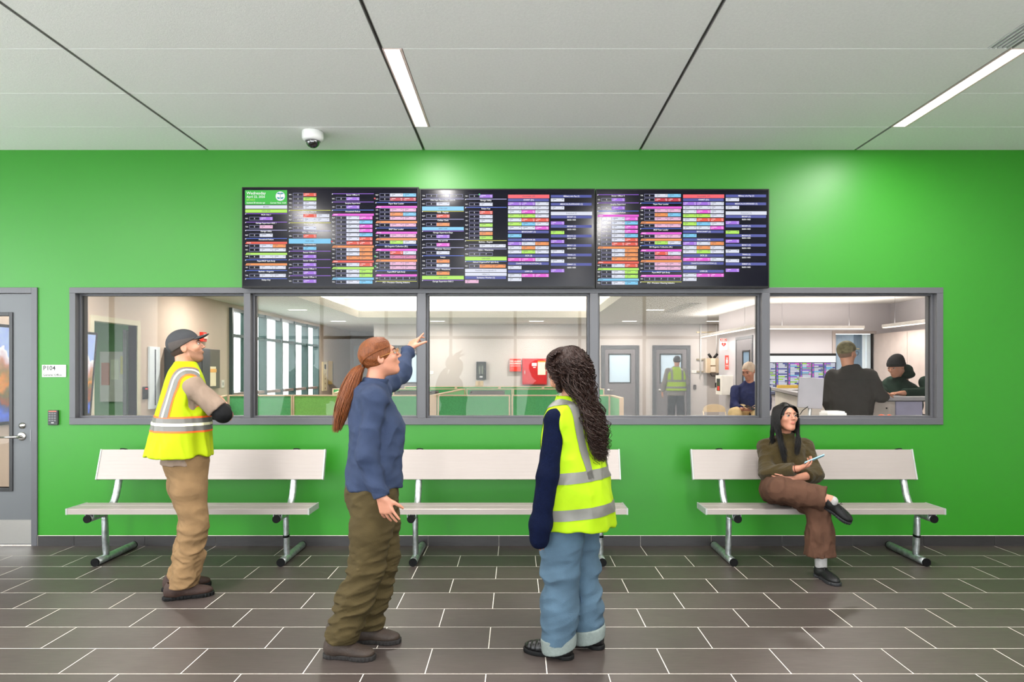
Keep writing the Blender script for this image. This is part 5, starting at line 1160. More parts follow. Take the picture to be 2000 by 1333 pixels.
    vf = sub(sub(plus(vt, fv), hole, .008), neckc, .004)
    v = solid('vest', vf, (-2.62, 4.18, .92), (-1.92, 5.0, 1.60), .006, YEL, t, 2)
    for (z0, z1, of, m_, n_) in ((1.105, 1.212, .002, ORN, 'piping'), (1.117, 1.200, .0035, TAPE, 'reflective_band'), (1.150, 1.168, .0048, CREAM, 'cream_stripe')):
        band(v, fr, [((0, 0, z1), (0, 0, 1)), ((0, 0, z0), (0, 0, -1))], of, n_, m_, v)
    for (x0, x1, of, m_, n_) in ((.088, .172, .0022, ORN, 'piping'), (.097, .163, .0037, TAPE, 'reflective_band'), (.122, .136, .0050, CREAM, 'cream_stripe')):
        band(v, fr, [((x1, 0, 1.2), (1, 0, -.10)), ((x0, 0, 1.2), (-1, 0, .10)), ((0, 0, 1.205), (0, 0, -1)), ((0, .04, 0), (0, 1, 0))], of, n_, m_, v)
    # cap, hair, face
    cap_parts(H, t, cloth('cap_charcoal', (.21, .215, .225), .8, bump=.15), cloth('cap_charcoal', (.21, .215, .225), .8), m_panel=cloth('cap_side_grey', (.27, .25, .24), .8))
    hf = lambda P: smax(smax(ell((0, -.020, .014), (.0755, .0945, .088))(P), P[:, 1]-.004-.3*np.maximum(P[:, 2], 0), .006), -.052-P[:, 2], .02)
    solid('hair', H.loc(hf), *boxof([H.W(a, b, c) for a in (-.09, .09) for b in (-.13, .05) for c in (-.08, .06)], .01), .0045, mat('hair_stubble_dark', (.20, .14, .11), .8, var=.2, vscale=200), t)
    bf = H.loc(lambda q: smax(smax(smax(grow_local(q), q[:, 2]+.035-.35*np.maximum(.03-q[:, 1], 0), .006), -(q[:, 1]-.0), .01), -q[:, 2]-.12, .01))
    bd = lambda q: smax(smax(_hl(q)-.0012, q[:, 2]+.040-.9*np.maximum(.0, .045-q[:, 1]), .008), smax(.004-q[:, 1], -.135-q[:, 2], .005), .006)
    solid('beard_stubble', H.loc(bd), *boxof([H.W(a, b, c) for a in (-.08, .08) for b in (-.01, .1) for c in (-.13, .01)], .01), .004, mat('stubble', (.54, .385, .30), .7, var=.15, vscale=300), t)
    H.eyes(t)
def grow_local(q): return _hl(q)-.0016
_hh = Head((0, 0, 0), 90); _hl = _hh.sdf()
man_vest()
P1 = [o for o in bpy.data.objects if o.get('category') == 'person'][0]
BRW = mat('shoe_brown_nubuck', (.185, .11, .08), .7, var=.2, vscale=30, bump=.3, bscale=120); SOLE = mat('sole_black', (.035, .035, .037), .7, spec=.2)
shoe(P1, -2.235, 4.455, 24, 'brown laced hiking shoe, right foot', BRW, SOLE, 1.08, lace=mat('lace_dark', (.12, .07, .05), .8), shaft=.085)
shoe(P1, -2.335, 4.635, 30, 'brown laced hiking shoe, left foot', BRW, SOLE, 1.08, lace=mat('lace_dark', (.12, .07, .05), .8), shaft=.085)
# ================================================================== the woman in blue
def woman_blue():
    t = thing('person', (-.78, 3.65, 0), 'ponytailed woman in a blue shirt and olive trousers pointing up at the displays', 'person')
    fr = Fr(-.758, 3.65, 12, lean=-1); W = fr.W
    H = Head((-.738, 3.655, 1.583), 18, 18, k=.97); hs = H.sdf(True)
    shR, shL = Vector((-.735, 3.492, 1.365)), Vector((-.79, 3.80, 1.385)); elR = Vector((-.768, 3.44, 1.075)); wrR = Vector((-.692, 3.435, .865)); elL = Vector((-.70, 4.045, 1.50)); wrL = Vector((-.684, 4.25, 1.640))
    hipR, hipL = Vector((-.748, 3.565, .87)), Vector((-.775, 3.735, .87)); knR = Vector((-.795, 3.555, .465)); anR = Vector((-.918, 3.54, .13)); knL = Vector((-.745, 3.74, .468)); anL = Vector((-.825, 3.74, .11))
    c = union([chain([W(0, 0, .90), W(0, 0, 1.1), W(0, -.01, 1.32)], [.11, .10, .10], .05), chain([W(0, -.01, 1.36), H.W(0, -.026, -.03)], [.052, .048]), chain([hipR, knR, anR], [.075, .05, .036], .03), chain([hipL, knL, anL], [.075, .05, .036], .03),
               chain([shR, elR, wrR], [.04, .032, .024], .02), chain([shL, elL, wrL], [.04, .032, .024], .02)], .03)
    hd = Vector((.055, .0, -.14)); hR = near(hand(wrR, hd, (.15, .9, .1), 1, ((.05, .12, .1), (.25, .25, .2), (.35, .3, .2), (.45, .35, .25)), .28, .96), wrR+hd*.5, .2)
    hd2 = Vector((.060, .08, .118)); hL = near(hand(wrL, hd2, (.5, .5, -.6), -1, ((.0, .05, .05), (.3, .4, .3), (.5, .5, .4), (.6, .6, .4)), .25, .96), wrL+hd2*.5, .2)
    hh = near(hs, H.W(0, 0, 0), .2)
    f = lambda P: smin(smin(c(P), hh(P), .02), np.minimum(hR(P), hL(P)), .008)
    solid('body', f, (-1.02, 3.33, .05), (-.50, 4.44, 1.85), .0055, SKIN2, t)
    MB().tube([wrR+hd*.52+Vector((.012*math.cos(a)-.004, -.004, .012*math.sin(a))) for a in np.linspace(0, 6.28, 12)], .0014, 5).build('ring', [mat('ring_silver', (.8, .78, .72), .2, 1)], t)
    # trousers
    lm = lambda q: .4+.6*np.clip((.65-q[:, 2])/.3, 0, 1)
    legs = [chain([hipR, hipR.lerp(knR, .5)+Vector((.0, 0, 0)), knR, knR.lerp(anR, .5), anR+Vector((.0, 0, -.01))], [.112, .110, .092, .090, .088], .03), chain([hipL, hipL.lerp(knL, .5), knL, knL.lerp(anL, .5), anL], [.110, .105, .088, .084, .082], .03)]
    pel = loft(fr, [(.76, .14, .125, 0, -.01), (.84, .172, .142, 0, -.015), (.93, .17, .13, 0, -.01), (1.0, .16, .12, 0, 0)])
    tf = plus(lambda P: smin(smin(legs[0](P), legs[1](P), .012), pel(P), .03), folds(fr, 21, .0100, 13, 13, 42, 6, lm))
    tf = clip(clip(tf, (-.918, 3.54, .088), (-.12, 0, -1)), (0, 0, .08), (0, 0, -1))
    OL = cloth('olive_canvas', (.25, .21, .12), .9, var=.12, bump=.3)
    tr = solid('trousers', tf, (-1.06, 3.38, .04), (-.55, 3.92, 1.02), .006, OL, t)
    p_ = [W(.178, .075, .76), W(.188, .0, .765), W(.178, -.075, .755)]
    MB().tube(p_, .0035, 5).build('pocket_flap_seam', [mat('olive_seam', (.26, .22, .14), .9)], tr)
    # shirt
    BLU = cloth('denim_blue_shirt', (.165, .205, .295), .85, var=.10, bump=.25)
    tor = loft(fr, [(.885, .200, .150, 0, .0), (.95, .198, .150, 0, .0), (1.08, .178, .142, 0, .012), (1.20, .176, .150, 0, .022), (1.30, .172, .125, 0, .005), (1.37, .150, .100, 0, -.005), (1.42, .10, .085, 0, -.01), (1.455, .066, .066, 0, -.005)])
    slR = clip(chain([W(.12, 0, 1.37), shR, elR, wrR], [.068, .062, .050, .041], .03), wrR.lerp(elR, .02), wrR-elR); slL = clip(chain([W(-.12, 0, 1.37), shL, elL, wrL], [.075, .070, .056, .042], .03), wrL.lerp(elL, .05), wrL-elL)
    fs1 = folds(fr, 31, .0085, 18, 18, 22, 7)
    sh = solid('shirt', plus(lambda P: smin(smin(tor(P), slR(P), .022), slL(P), .022), fs1), (-1.0, 3.33, .84), (-.50, 4.36, 1.72), .006, BLU, t)
    for (w0, e0, n_) in ((wrR, elR, 0), (wrL, elL, 1)):
        solid('cuff', clip(clip(seg(w0, w0.lerp(e0, .25), .040, .043), w0.lerp(e0, .0), w0-e0), w0.lerp(e0, .22), e0-w0), *boxof([w0, e0], .05), .005, BLU, sh)
    col = clip(clip(seg(W(0, -.004, 1.40), H.W(0, -.02, -.05), .070, .064), W(0, 0, 1.475), (.1, 0, 1)), W(0, 0, 1.41), (0, 0, -1))
    solid('collar', sub(col, seg(W(0, -.004, 1.36), H.W(0, -.02, -.02), .060, .054)), *boxof([W(0, 0, 1.43)], .1), .005, BLU, sh)
    # watch seen on the raised wrist, glasses
    # hair
    HM = hair_mat('auburn_hair', (.42, .225, .10))
    crown = ell((0, -.020, .030), (.079, .101, .093)); face = ell((0, .105, -.022), (.075, .070, .105)); 
    hf = lambda P: smax(smax(smax(crown(P)+.0016*np.sin(P[:, 0]*150+P[:, 2]*110), -face(P), .012), -P[:, 2]-.068, .02), (P[:, 1]-.005)*(P[:, 2] < -.02)+(-.05)*(P[:, 2] >= -.02), .006)
    hr = solid('hair', H.loc(hf), *boxof([H.W(a, b, c) for a in (-.09, .09) for b in (-.14, .1) for c in (-.08, .13)], .012), .0045, HM, t)
    tie = H.W(0, -.112, -.010)
    m_ = MB(); g = np.random.default_rng(4); paths = []
    for k in range(240):                # strands combed back into the tie
        th = g.uniform(-1.45, 1.45); v_ = g.uniform(.0, 1.0)
        s0 = H.W(.082*math.sin(th)*math.cos(v_*.9), .055-.03*v_, .030+.094*math.cos(th)*(1-.05*v_)) if False else None
        a = g.uniform(.2, PI-.2); e = g.uniform(.55, 1.0)
        p0 = H.W(.080*math.cos(a), .062*e-.01, .030+.088*math.sin(a)*math.sqrt(max(.05, 1-.35*e*e))); p1 = H.W(.0815*math.cos(a), -.035, .030+.0945*math.sin(a)*.985-.012); p2 = H.W(.055*math.cos(a), -.098, .018+.055*math.sin(a)-.012)
        paths.append(spline([p0, p1, p2, tie+Vector((0, g.normal()*.006, g.normal()*.006))], 12))
    strand_tubes(m_, paths, .0024); 
    tail = [tie, tie+Vector((-.028, -.004, -.030)), tie+Vector((-.062, -.008, -.12)), tie+Vector((-.100, -.010, -.23)), tie+Vector((-.132, -.010, -.345))]
    rad = [.016, .042, .062, .058, .030]; paths = []
    for k in range(420):
        a = g.uniform(0, 2*PI); q = math.sqrt(g.uniform(0, 1)); ph = g.uniform(-.5, .5); ln_ = g.uniform(.78, 1.04); pts = []
        for i, c_ in enumerate(tail):
            jj = g.normal()*.003; pts.append(tail[0].lerp(c_, ln_) if i == 4 else c_); pts[-1] = pts[-1]+Vector((math.cos(a+ph*i*.4)*q*rad[i]*.75+jj, math.sin(a+ph*i*.4)*q*rad[i]*.8, math.sin(a)*q*rad[i]*.3))
        paths.append(spline(pts, 16))
    strand_tubes(m_, paths, .0034); m_.build('ponytail', [HM], t)
    MB().lathe(tie, [(.0, 0)], 3) if False else None
    tm_ = MB(); tm_.tube([tie+Vector((.004, .017*math.cos(a), .017*math.sin(a))) for a in np.linspace(0, 2*PI, 16)], .005, 6); tm_.build('hair_tie', [mat('tie_grey', (.35, .28, .24), .7)], t)
    gm = mat('amber_frame', (.62, .42, .20), .3); 
    gl = MB()
    for g_ in (-1, 1):
        gl.tube([H.W(g_*.033+.022*math.cos(a), .0985, .006+.018*math.sin(a)) for a in np.linspace(0, 2*PI, 20)], .0016, 6); gl.tube([H.W(g_*.056, .097, .012), H.W(g_*.076, .05, .010), H.W(g_*.079, -.01, .006)], .0018, 6)
    gl.tube([H.W(-.011, .1005, .010), H.W(.011, .1005, .010)], .0016, 6); gl.build('glasses', [gm], t)
    H.eyes(t)
    BT = mat('boot_brown', (.185, .14, .11), .65, var=.18, vscale=20, bump=.25, bscale=90); BS = mat('boot_sole', (.10, .085, .08), .8)
    o1, f1 = shoe(t, -.93, 3.54, -8, 'dark brown ankle boot, right foot', BT, BS, 1.0, shaft=.15, boot=True)
    o2, f2 = shoe(t, -.835, 3.74, -3, 'dark brown ankle boot, left foot', BT, BS, 1.0, shaft=.15, boot=True)
    for o_, f_ in ((o1, f1), (o2, f2)):
        g_ = MB(); g_.add([f_.W(.0425*math.cos(a)*1.03, -.030+.0425*math.sin(a)*.99, z) for z in (.075, .14) for a in np.linspace(-.35, .35, 6)], [(i, i+1, i+7, i+6) for i in range(5)], 0, True); g_.build('elastic_gusset', [mat('gusset_dark', (.17, .14, .13), .9)], o_)
woman_blue()
# ================================================================== the woman with curly hair
def woman_curly():
    t = thing('person', (.283, 3.6, 0), 'woman with long curly dark hair in a lime vest, navy sweater and wide jeans', 'person')
    fr = Fr(.283, 3.6, 150); W = fr.W
    H = Head((.262, 3.60, 1.525), 166, 4, k=.97); hs = H.sdf(True)
    shL = W(-.162, .0, 1.255); elL = Vector((.158, 3.41, .98)); wrL = Vector((.122, 3.40, .735)); shR = W(.162, 0, 1.255); elR = W(.235, .02, .98); wrR = W(.225, .10, .74)
    hipL, hipR = W(-.085, 0, .84), W(.085, 0, .84); anL = Vector((.222, 3.555, .08)); anR = Vector((.392, 3.685, .08)); knL = hipL.lerp(anL, .5); knR = hipR.lerp(anR, .5)
    hd = Vector((-.01, 0, -.15))
    c = union([chain([W(0, 0, .86), W(0, 0, 1.05), W(0, -.01, 1.24)], [.10, .10, .10], .05), chain([W(0, -.01, 1.28), H.W(0, -.026, -.03)], [.050, .046]), chain([hipR, knR, anR], [.075, .05, .036], .03), chain([hipL, knL, anL], [.075, .05, .036], .03),
               chain([shR, elR, wrR], [.04, .032, .024], .02), chain([shL, elL, wrL], [.04, .032, .024], .02)], .03)
    hL = near(hand(wrL, hd, (.5, .8, 0), -1, (.25, .3, .2), .02, .9), wrL+hd*.5, .2); hR = near(hand(wrR, hd, (-.5, -.8, 0), 1, (.25, .3, .2), .02, .9), wrR+hd*.5, .2); hh = near(hs, H.W(0, 0, 0), .2)
    f = lambda P: smin(smin(c(P), hh(P), .02), np.minimum(hR(P), hL(P)), .008)
    solid('body', f, (.0, 3.28, .04), (.62, 3.95, 1.68), .006, SKIN, t)
    # jeans
    legs = [chain([hipL, hipL.lerp(anL, .3), knL, hipL.lerp(anL, .8), anL], [.108, .108, .100, .096, .088], .03), chain([hipR, hipR.lerp(anR, .3), knR, hipR.lerp(anR, .8), anR], [.108, .104, .096, .092, .086], .03)]
    pel = loft(fr, [(.72, .15, .125, 0, -.01), (.80, .178, .145, 0, -.02), (.9, .168, .13, 0, -.01), (.98, .15, .115, 0, 0)])
    JN = mat('washed_denim', (.25, .335, .40), .9, var=.22, vscale=7, bump=.3, bscale=350)
    tf = clip(plus(lambda P: smin(smin(legs[0](P), legs[1](P), .010), pel(P), .03), folds(fr, 41, .0075, 10, 10, 26, 6)), (0, 0, .075), (0, 0, -1))
    jn = solid('jeans', tf, (.02, 3.35, .05), (.58, 3.9, 1.0), .006, JN, t)
    CF = mat('cuff_pale_denim', (.44, .475, .46), .9, var=.08, vscale=60, bump=.3, bscale=300)
    for (a_, z0) in ((anL, .036), (anR, .036)):
        c0 = Vector((a_.x, a_.y, 0))
        cf = sub(chain([c0+Vector((0, 0, .05)), c0+Vector((0, 0, .10))], [.092, .096]), chain([c0+Vector((0, 0, -.02)), c0+Vector((0, 0, .2))], [.080, .082]), .004)
        cf = clip(clip(cf, (a_.x, a_.y, z0), (.25, 0, -1), .003), (a_.x, a_.y, .113), (-.2, 0, 1), .003)
        solid('rolled_cuff', cf, *boxof([c0, c0+Vector((0, 0, .14))], .12), .005, CF, jn)
    sp_ = [hipR.lerp(anR, k)+fr.r*0+Vector((-.028, -.094+.010*k, 0)) for k in (.42, .6, .8, .93)]
    MB().tube(sp_, .0035, 5).build('leg_seam', [mat('denim_seam', (.24, .33, .42), .9)], jn)
    # sweater: ribbed navy
    NV = mat('navy_knit', (.018, .045, .135), .95, var=.15, vscale=40, bump=.5, bscale=200, spec=.1)
    tor = loft(fr, [(.83, .17, .13, 0, 0), (1.0, .165, .12, 0, 0), (1.15, .17, .12, 0, 0), (1.26, .155, .10, 0, -.005), (1.32, .09, .075, 0, 0), (1.355, .062, .062, 0, 0)])
    sl = [chain([W(g*.11, 0, 1.25), s_, e_, w_, w_+Vector((-.006, 0, -.075))], [.060, .054, .052, .053, .050], .03) for g, s_, e_, w_ in ((-1, shL, elL, wrL), (1, shR, elR, wrR))]
    ang = lambda P: .0012*np.sin(np.arctan2(P[:, 1]-3.41, P[:, 0]-.15)*44)
    swf = plus(lambda P: smin(tor(P), np.minimum(sl[0](P), sl[1](P)), .02), folds(fr, 43, .003, 20, 20, 20))
    solid('sweater', swf, (-.02, 3.26, .56), (.66, 3.98, 1.40), .0055, NV, t)
    # vest
    vt = loft(fr, [(.69, .232, .188, .01, -.045), (.80, .228, .184, .01, -.045), (.95, .212, .168, 0, -.035), (1.10, .200, .145, 0, -.02), (1.22, .200, .122, 0, -.012), (1.285, .195, .104, 0, -.01), (1.325, .160, .090, 0, -.008), (1.352, .10, .078, 0, -.006), (1.372, .072, .070, 0, -.004)], 2.2)
    hole = union([chain([W(g*.232, .015, 1.25), W(g*.230, .015, 1.15), W(g*.26, .02, 1.0)], [.058, .074, .066], .02) for g in (-1, 1)], 0)
    arm = grow(sl[0], .006)
    vf = sub(sub(plus(vt, folds(fr, 47, .0090, 18, 18, 5, 6)), hole, .008), seg(W(0, 0, 1.28), H.W(0, -.02, -.04), .052, .05))
    v = solid('vest', vf, (-.02, 3.3, .67), (.62, 3.95, 1.38), .006, YEL2, t, 2)
    for z in (.770, .955):
        band(v, fr, [((0, 0, z+.028), (0, .12, 1)), ((0, 0, z-.028), (0, -.12, -1))], .0028, 'reflective_band', TAPE, v)
    for g in (-1, 1): band(v, fr, [((g*.140, 0, 1.2), (g, 0, 0)), ((g*.092, 0, 1.2), (-g, 0, 0)), ((0, 0, .98), (0, .12, -1))], .0028, 'reflective_band', TAPE, v)
    # curls
    HM = hair_mat('dark_curls', (.15, .085, .062), .45)
    crown = ell((0, -.024, .026), (.088, .106, .100)); face = ell((0, .122, -.045), (.070, .066, .092))
    hf = lambda P: smax(smax(crown(P)+.0035*np.sin(P[:, 0]*170+2*np.sin(P[:, 2]*90))*np.sin(P[:, 1]*150+2*np.sin(P[:, 0]*110)), -face(P), .02), -P[:, 2]-.06, .02)
    hr = MB(); g = np.random.default_rng(12); paths = []
    for k in range(820):
        th = g.uniform(0, 2*PI); e = g.uniform(.02, 1.35)
        x, y, z = .082*math.sin(e)*math.cos(th), -.026+.100*math.sin(e)*math.sin(th), .022+.094*math.cos(e)
        if y > .052 and z < .045: continue
        p0 = H.W(x*1.06, y*1.05, z*1.05+.004); L_ = g.uniform(.70, 1.0); side = 1 if x > 0 else -1
        # falls over the back: three stations then the tip
        lat = g.normal()*.035; dep = g.uniform(0, 1)
        p1 = H.W(x*1.35+lat*.3, min(y*1.08-.010, .045)-.014, -.03-.02*g.uniform())
        cx_ = fr.W(np.clip(x*.8+lat, -.11, .11), -.105-.045*dep, 1.30); c2 = fr.W(np.clip(x*.7+lat*1.1, -.11, .11), -.150-.035*dep, 1.17); c3 = fr.W(np.clip(x*.4+lat*.7, -.07, .07)+.0, -.172-.02*dep, 1.17-.14*L_)
        if y > -.02 and g.uniform() < .45:          # shorter curls framing the face
            c_ = H.W(x*1.35, .030, -.06); paths.append((spline([p0, H.W(x*1.30, max(y, .045)+.012, .0), c_, H.W(x*1.35, .010, -.13)], 44), g.uniform(.008, .014))); continue
        paths.append((spline([p0, p1, cx_, c2, c3], 84), g.uniform(.010, .019)))
    for k in range(150):                  # loose curls over the brow and temples
        a = g.uniform(.15, PI-.15); side = 1 if math.cos(a) > 0 else -1; y = .055+.02*g.uniform()
        p0 = H.W(.060*math.cos(a), y-.045, .085+.030*math.sin(a)); p1 = H.W(.084*math.cos(a)+side*.006, y+.008, .055+.022*math.sin(a)); p2 = H.W(side*(.074+.016*g.uniform()), y+.012*g.uniform(), .0); p3 = H.W(side*(.088+.015*g.uniform()), y-.035, -.04-.05*g.uniform())
        paths.append((spline([p0, p1, p2, p3], 40), g.uniform(.006, .012)))
    out = []
    for pth, R0 in paths:
        ph = g.uniform(0, 6.28); fq = g.uniform(22, 42); n_ = len(pth); q = []
        for i, p in enumerate(pth):
            u = i/(n_-1); r_ = R0*min(1, .35+u*10)
            a = ph+u*fq; q.append(p+Vector((math.cos(a)*r_, math.sin(a)*r_*.9, math.sin(a*1.0+.6)*r_*.6)))
        out.append(q)
    strand_tubes(hr, out, .0027, 3); 
    solid('hair_cap', H.loc(hf), *boxof([H.W(a, b, c) for a in (-.1, .1) for b in (-.15, .1) for c in (-.09, .13)], .012), .006, HM, t)
    hr.build('hair', [HM], t)
    gl = MB()
    for g_ in (-1, 1):
        gl.tube([H.W(g_*.033+.024*math.cos(a), .1035, .006+.021*math.sin(a)) for a in np.linspace(0, 2*PI, 20)], .0014, 6); gl.tube([H.W(g_*.057, .102, .010), H.W(g_*.076, .04, .008), H.W(g_*.078, -.01, .004)], .0014, 6)
    gl.tube([H.W(-.010, .105, .010), H.W(.010, .105, .010)], .0014, 6); gl.build('glasses', [mat('wire_frame', (.4, .36, .33), .3, .8)], t)
    H.eyes(t)
    SB = mat('quilted_black', (.035, .035, .04), .35, bump=.1)
    shoe(t, .214, 3.552, 155, 'black quilted slip-on shoe, left foot', SB, SOLE, .98, shaft=.075, ribs=230.)
    shoe(t, .395, 3.685, 150, 'black quilted slip-on shoe, right foot', SB, SOLE, .98, shaft=.075, ribs=230.)
woman_curly()
# ================================================================== the seated woman
def woman_seated():
    t = thing('person', (2.09, 5.20, 0), 'seated woman in a dark olive sweater, legs crossed, holding a pale blue phone', 'person')
    V = Vector; fr = Fr(2.11, 5.30, -88, .46, lean=4); W = fr.W
    H = Head((2.088, 5.195, 1.150), -80, 9, k=.96); hs = H.sdf(True)
    sR, sL = V((1.970, 5.30, .905)), V((2.275, 5.30, .905)); eR = V((1.925, 5.16, .725)); wR = V((2.085, 4.975, .785)); eL = V((2.290, 5.15, .715)); wL = V((2.06, 5.02, .700))
    hR, hL = V((2.02, 5.30, .565)), V((2.19, 5.30, .555)); kR = V((1.93, 4.92, .640)); aR = V((2.245, 4.80, .585)); kL = V((2.20, 4.90, .505)); aL = V((2.225, 4.90, .10))
    c = union([chain([W(0, 0, .12), W(0, 0, .28), W(0, -.0, .40)], [.10, .09, .07], .05), chain([V((2.115, 5.30, .97)), H.W(0, -.026, -.03)], [.05, .046]), chain([hR, kR, aR], [.075, .05, .036], .03), chain([hL, kL, aL], [.075, .05, .036], .03),
               chain([sR, eR, wR], [.040, .035, .0245], .02), chain([sL, eL, wL], [.040, .036, .0245], .02)], .025)
    h1d = V((.75, -.28, .36)); h1 = near(hand(wR, h1d, (-.1, -.1, 1), 1, ((.45, .55, .3), (.55, .6, .3), (.6, .6, .3), (.65, .6, .3)), .02, .92, tc=.5), wR+h1d*.09, .17)
    h2d = V((-.95, .20, .02)); h2 = near(hand(wL, h2d, (.1, .95, .1), -1, (.3, .3, .3), .02, .9), wL+h2d*.09, .17); hh = near(hs, H.W(0, 0, 0), .2)
    f = lambda P: smin(smin(c(P), hh(P), .02), np.minimum(h1(P), h2(P)), .006)
    solid('body', f, (1.83, 4.70, .05), (2.46, 5.48, 1.30), .0055, SKIN2, t)
    # trousers
    BR = cloth('brown_corduroy', (.30, .205, .155), .9, var=.10, bump=.3)
    pel = union([ell((2.105, 5.27, .575), (.185, .16, .115)), ell((2.105, 5.20, .58), (.165, .15, .10))], .04)
    lR = chain([hR, hR.lerp(kR, .55)+V((0, 0, .01)), kR, kR.lerp(aR, .35), kR.lerp(aR, .92)], [.100, .096, .084, .088, .086], .03)
    lL = chain([hL, hL.lerp(kL, .5), kL, kL.lerp(aL, .45), V((2.215, 4.90, .16))], [.100, .092, .080, .092, .106], .03)
    lR = clip(lR, kR.lerp(aR, .88), aR-kR); lL = clip(lL, (0, 0, .165), (0, 0, -1))
    fq = Fr(2.1, 5.0, -90)
    tr = solid('trousers', plus(lambda P: smin(smin(lR(P), lL(P), .012), pel(P), .035), folds(fq, 61, .0075, 24, 24, 14, 6)), (1.78, 4.72, .12), (2.42, 5.50, .74), .0055, BR, t)
    MB().tube([kL+V((-.02, -.078, -.06)), kL.lerp(aL, .45)+V((-.015, -.091, 0)), V((2.20, 4.797, .175))], .003, 5).build('leg_seam', [mat('brown_seam', (.26, .17, .13), .9)], tr)
    # sweater
    OV = mat('olive_wool', (.20, .155, .02), .95, var=.14, vscale=50, bump=.6, bscale=220, sheen=.08)
    tor = loft(fr, [(.05, .170, .140, 0, -.0), (.12, .180, .142, 0, 0), (.24, .168, .132, 0, 0), (.36, .172, .130, 0, 0), (.45, .165, .105, 0, -.01), (.50, .105, .082, 0, -.01), (.535, .068, .066, 0, -.01), (.565, .062, .062, 0, -.006)])
    s1 = clip(chain([V((2.03, 5.30, .92)), sR, eR, wR.lerp(eR, .10)], [.066, .062, .056, .044], .03), wR.lerp(eR, .13), wR-eR)
    s2 = clip(chain([V((2.21, 5.30, .92)), sL, eL, wL.lerp(eL, .6)], [.066, .062, .058, .052], .03), wL.lerp(eL, .62), wL-eL)
    sw = solid('sweater', plus(lambda P: smin(smin(tor(P), s1(P), .02), s2(P), .02), folds(fr, 63, .0060, 22, 22, 22, 6)), (1.82, 4.92, .48), (2.42, 5.48, 1.04), .0055, OV, t)
    # bracelet and tattoo mark left out of the body: a thin band
    bc = wR.lerp(eR, .05); ax = (wR-eR).normalized(); u = ax.cross(V((0, 0, 1))).normalized(); v = ax.cross(u)
    MB().tube([bc+u*(.0285*math.cos(a))+v*(.0285*math.sin(a)) for a in np.linspace(0, 2*PI, 20)], .0022, 6).build('bracelet', [mat('bracelet_brown', (.30, .12, .06), .6)], t)
    # hair: straight, black, over both shoulders
    HM = hair_mat('black_hair', (.040, .026, .023), .4)
    crown = ell((0, -.022, .026), (.080, .099, .094)); face = ell((0, .108, -.022), (.066, .075, .112))
    hf = lambda P: smax(smax(crown(P), -face(P), .008), -P[:, 2]-.075, .02)
    solid('hair_cap', H.loc(hf), *boxof([H.W(a, b, c_) for a in (-.1, .1) for b in (-.14, .1) for c_ in (-.09, .13)], .012), .0045, HM, t)
    m_ = MB(); g = np.random.default_rng(5); paths = []
    for k in range(560):
        side = -1 if g.uniform() < .55 else 1; y0 = g.uniform(-.095, .058); sp = .004
        z0 = .026+.096*math.sqrt(max(0, 1-((y0+.022)/.101)**2)); p0 = H.W(side*sp, y0, z0)
        e = g.uniform(0, 1); yb_ = y0*.75-.012
        yf = max(0, y0)/.058; w1 = H.W(side*(.060-.008*yf), yb_*1.0+.004+.028*yf, .085-.010*yf); w2 = H.W(side*(.084+.004*e-.006*yf), min(yb_*.9, .030)+.018*yf, .01); w3 = H.W(side*(.086+.010*e-.010*yf), min(yb_*.9, .028)-.01+.020*yf, -.075)
        if yb_ < -.03:       # hangs down the back and the side
            q1 = V((w3.x, w3.y, w3.z))+V((0, .01, -.06)); lst = q1+V((g.normal()*.02, .02, -.10-.06*g.uniform()))
            pts = [p0, w1, w2, w3, q1, lst]
        else:                # in front of the shoulder
            fr_y = 5.160-.014*e+g.normal()*.003
            xx = (1.975 if side > 0 else 2.185) if False else None
            q1 = w3+V((0, -.004, -.05)); xx = w3.x+g.normal()*.007
            zend = g.uniform(.80, .90) if side > 0 else g.uniform(.86, .93)
            pts = [p0, w1, w2, w3, V((xx+(.02 if side > 0 else -.01), fr_y, .975)), V((xx+(.045 if side > 0 else -.03), fr_y-.022, zend))]
        paths.append(spline(pts, 22))
    strand_tubes(m_, paths, .0036); m_.build('hair', [HM], t)
    gl = MB()
    for g_ in (-1, 1):
        gl.tube([H.W(g_*.032+.024*math.cos(a), .0990, .004+.020*math.sin(a)) for a in np.linspace(0, 2*PI, 24)], .0010, 6); gl.tube([H.W(g_*.056, .102, .010), H.W(g_*.074, .04, .008), H.W(g_*.077, -.01, .004)], .0010, 6)
    gl.tube([H.W(-.009, .1015, .010), H.W(.009, .1015, .010)], .0010, 6); gl.build('glasses', [mat('glasses_wire', (.75, .68, .60), .25, .8)], t)
    H.eyes(t, brow=(.08, .055, .05))
    lf = lambda P: np.minimum(ell((0, .0843, -.0485), (.0195, .009, .0042))(P), ell((0, .0832, -.0565), (.0165, .0095, .0052))(P))
    solid('lips', H.loc(lf), *boxof([H.W(a, b, c_) for a in (-.03, .03) for b in (.07, .1) for c_ in (-.07, -.04)], .005), .0022, LIPM, t)
    KB = mat('runner_black', (.03, .03, .033), .55, bump=.2, bscale=200); ACC = mat('eyelet_cream', (.82, .74, .60), .6); KS = mat('runner_sole', (.12, .12, .13), .6); SK = cloth('white_sock', (.62, .61, .60), .9)
    shoe(t, 2.226, 4.872, -82, 'black running shoe on the floor, left foot', KB, KS, .94, shaft=.075, accent=ACC, sock=SK, lace=mat('lace_black', (.05, .05, .05), .7))
    # crossed foot: sole seen from the side, toe pointing right and down
    fr2 = Fr(2.245, 4.80, -15, .585)
    fr3 = Fr(0, 0, -14, 0, 34, 32); og = aR-fr3.W(0, -.030*.94, .078*.94)
    o, f_ = shoe(t, og.x, og.y, -14, 'black running shoe hanging from the crossed leg, right foot', KB, KS, .94, shaft=.075, z=og.z, pitch=34, roll=32, accent=ACC, lace=mat('lace_black', (.05, .05, .05), .7))
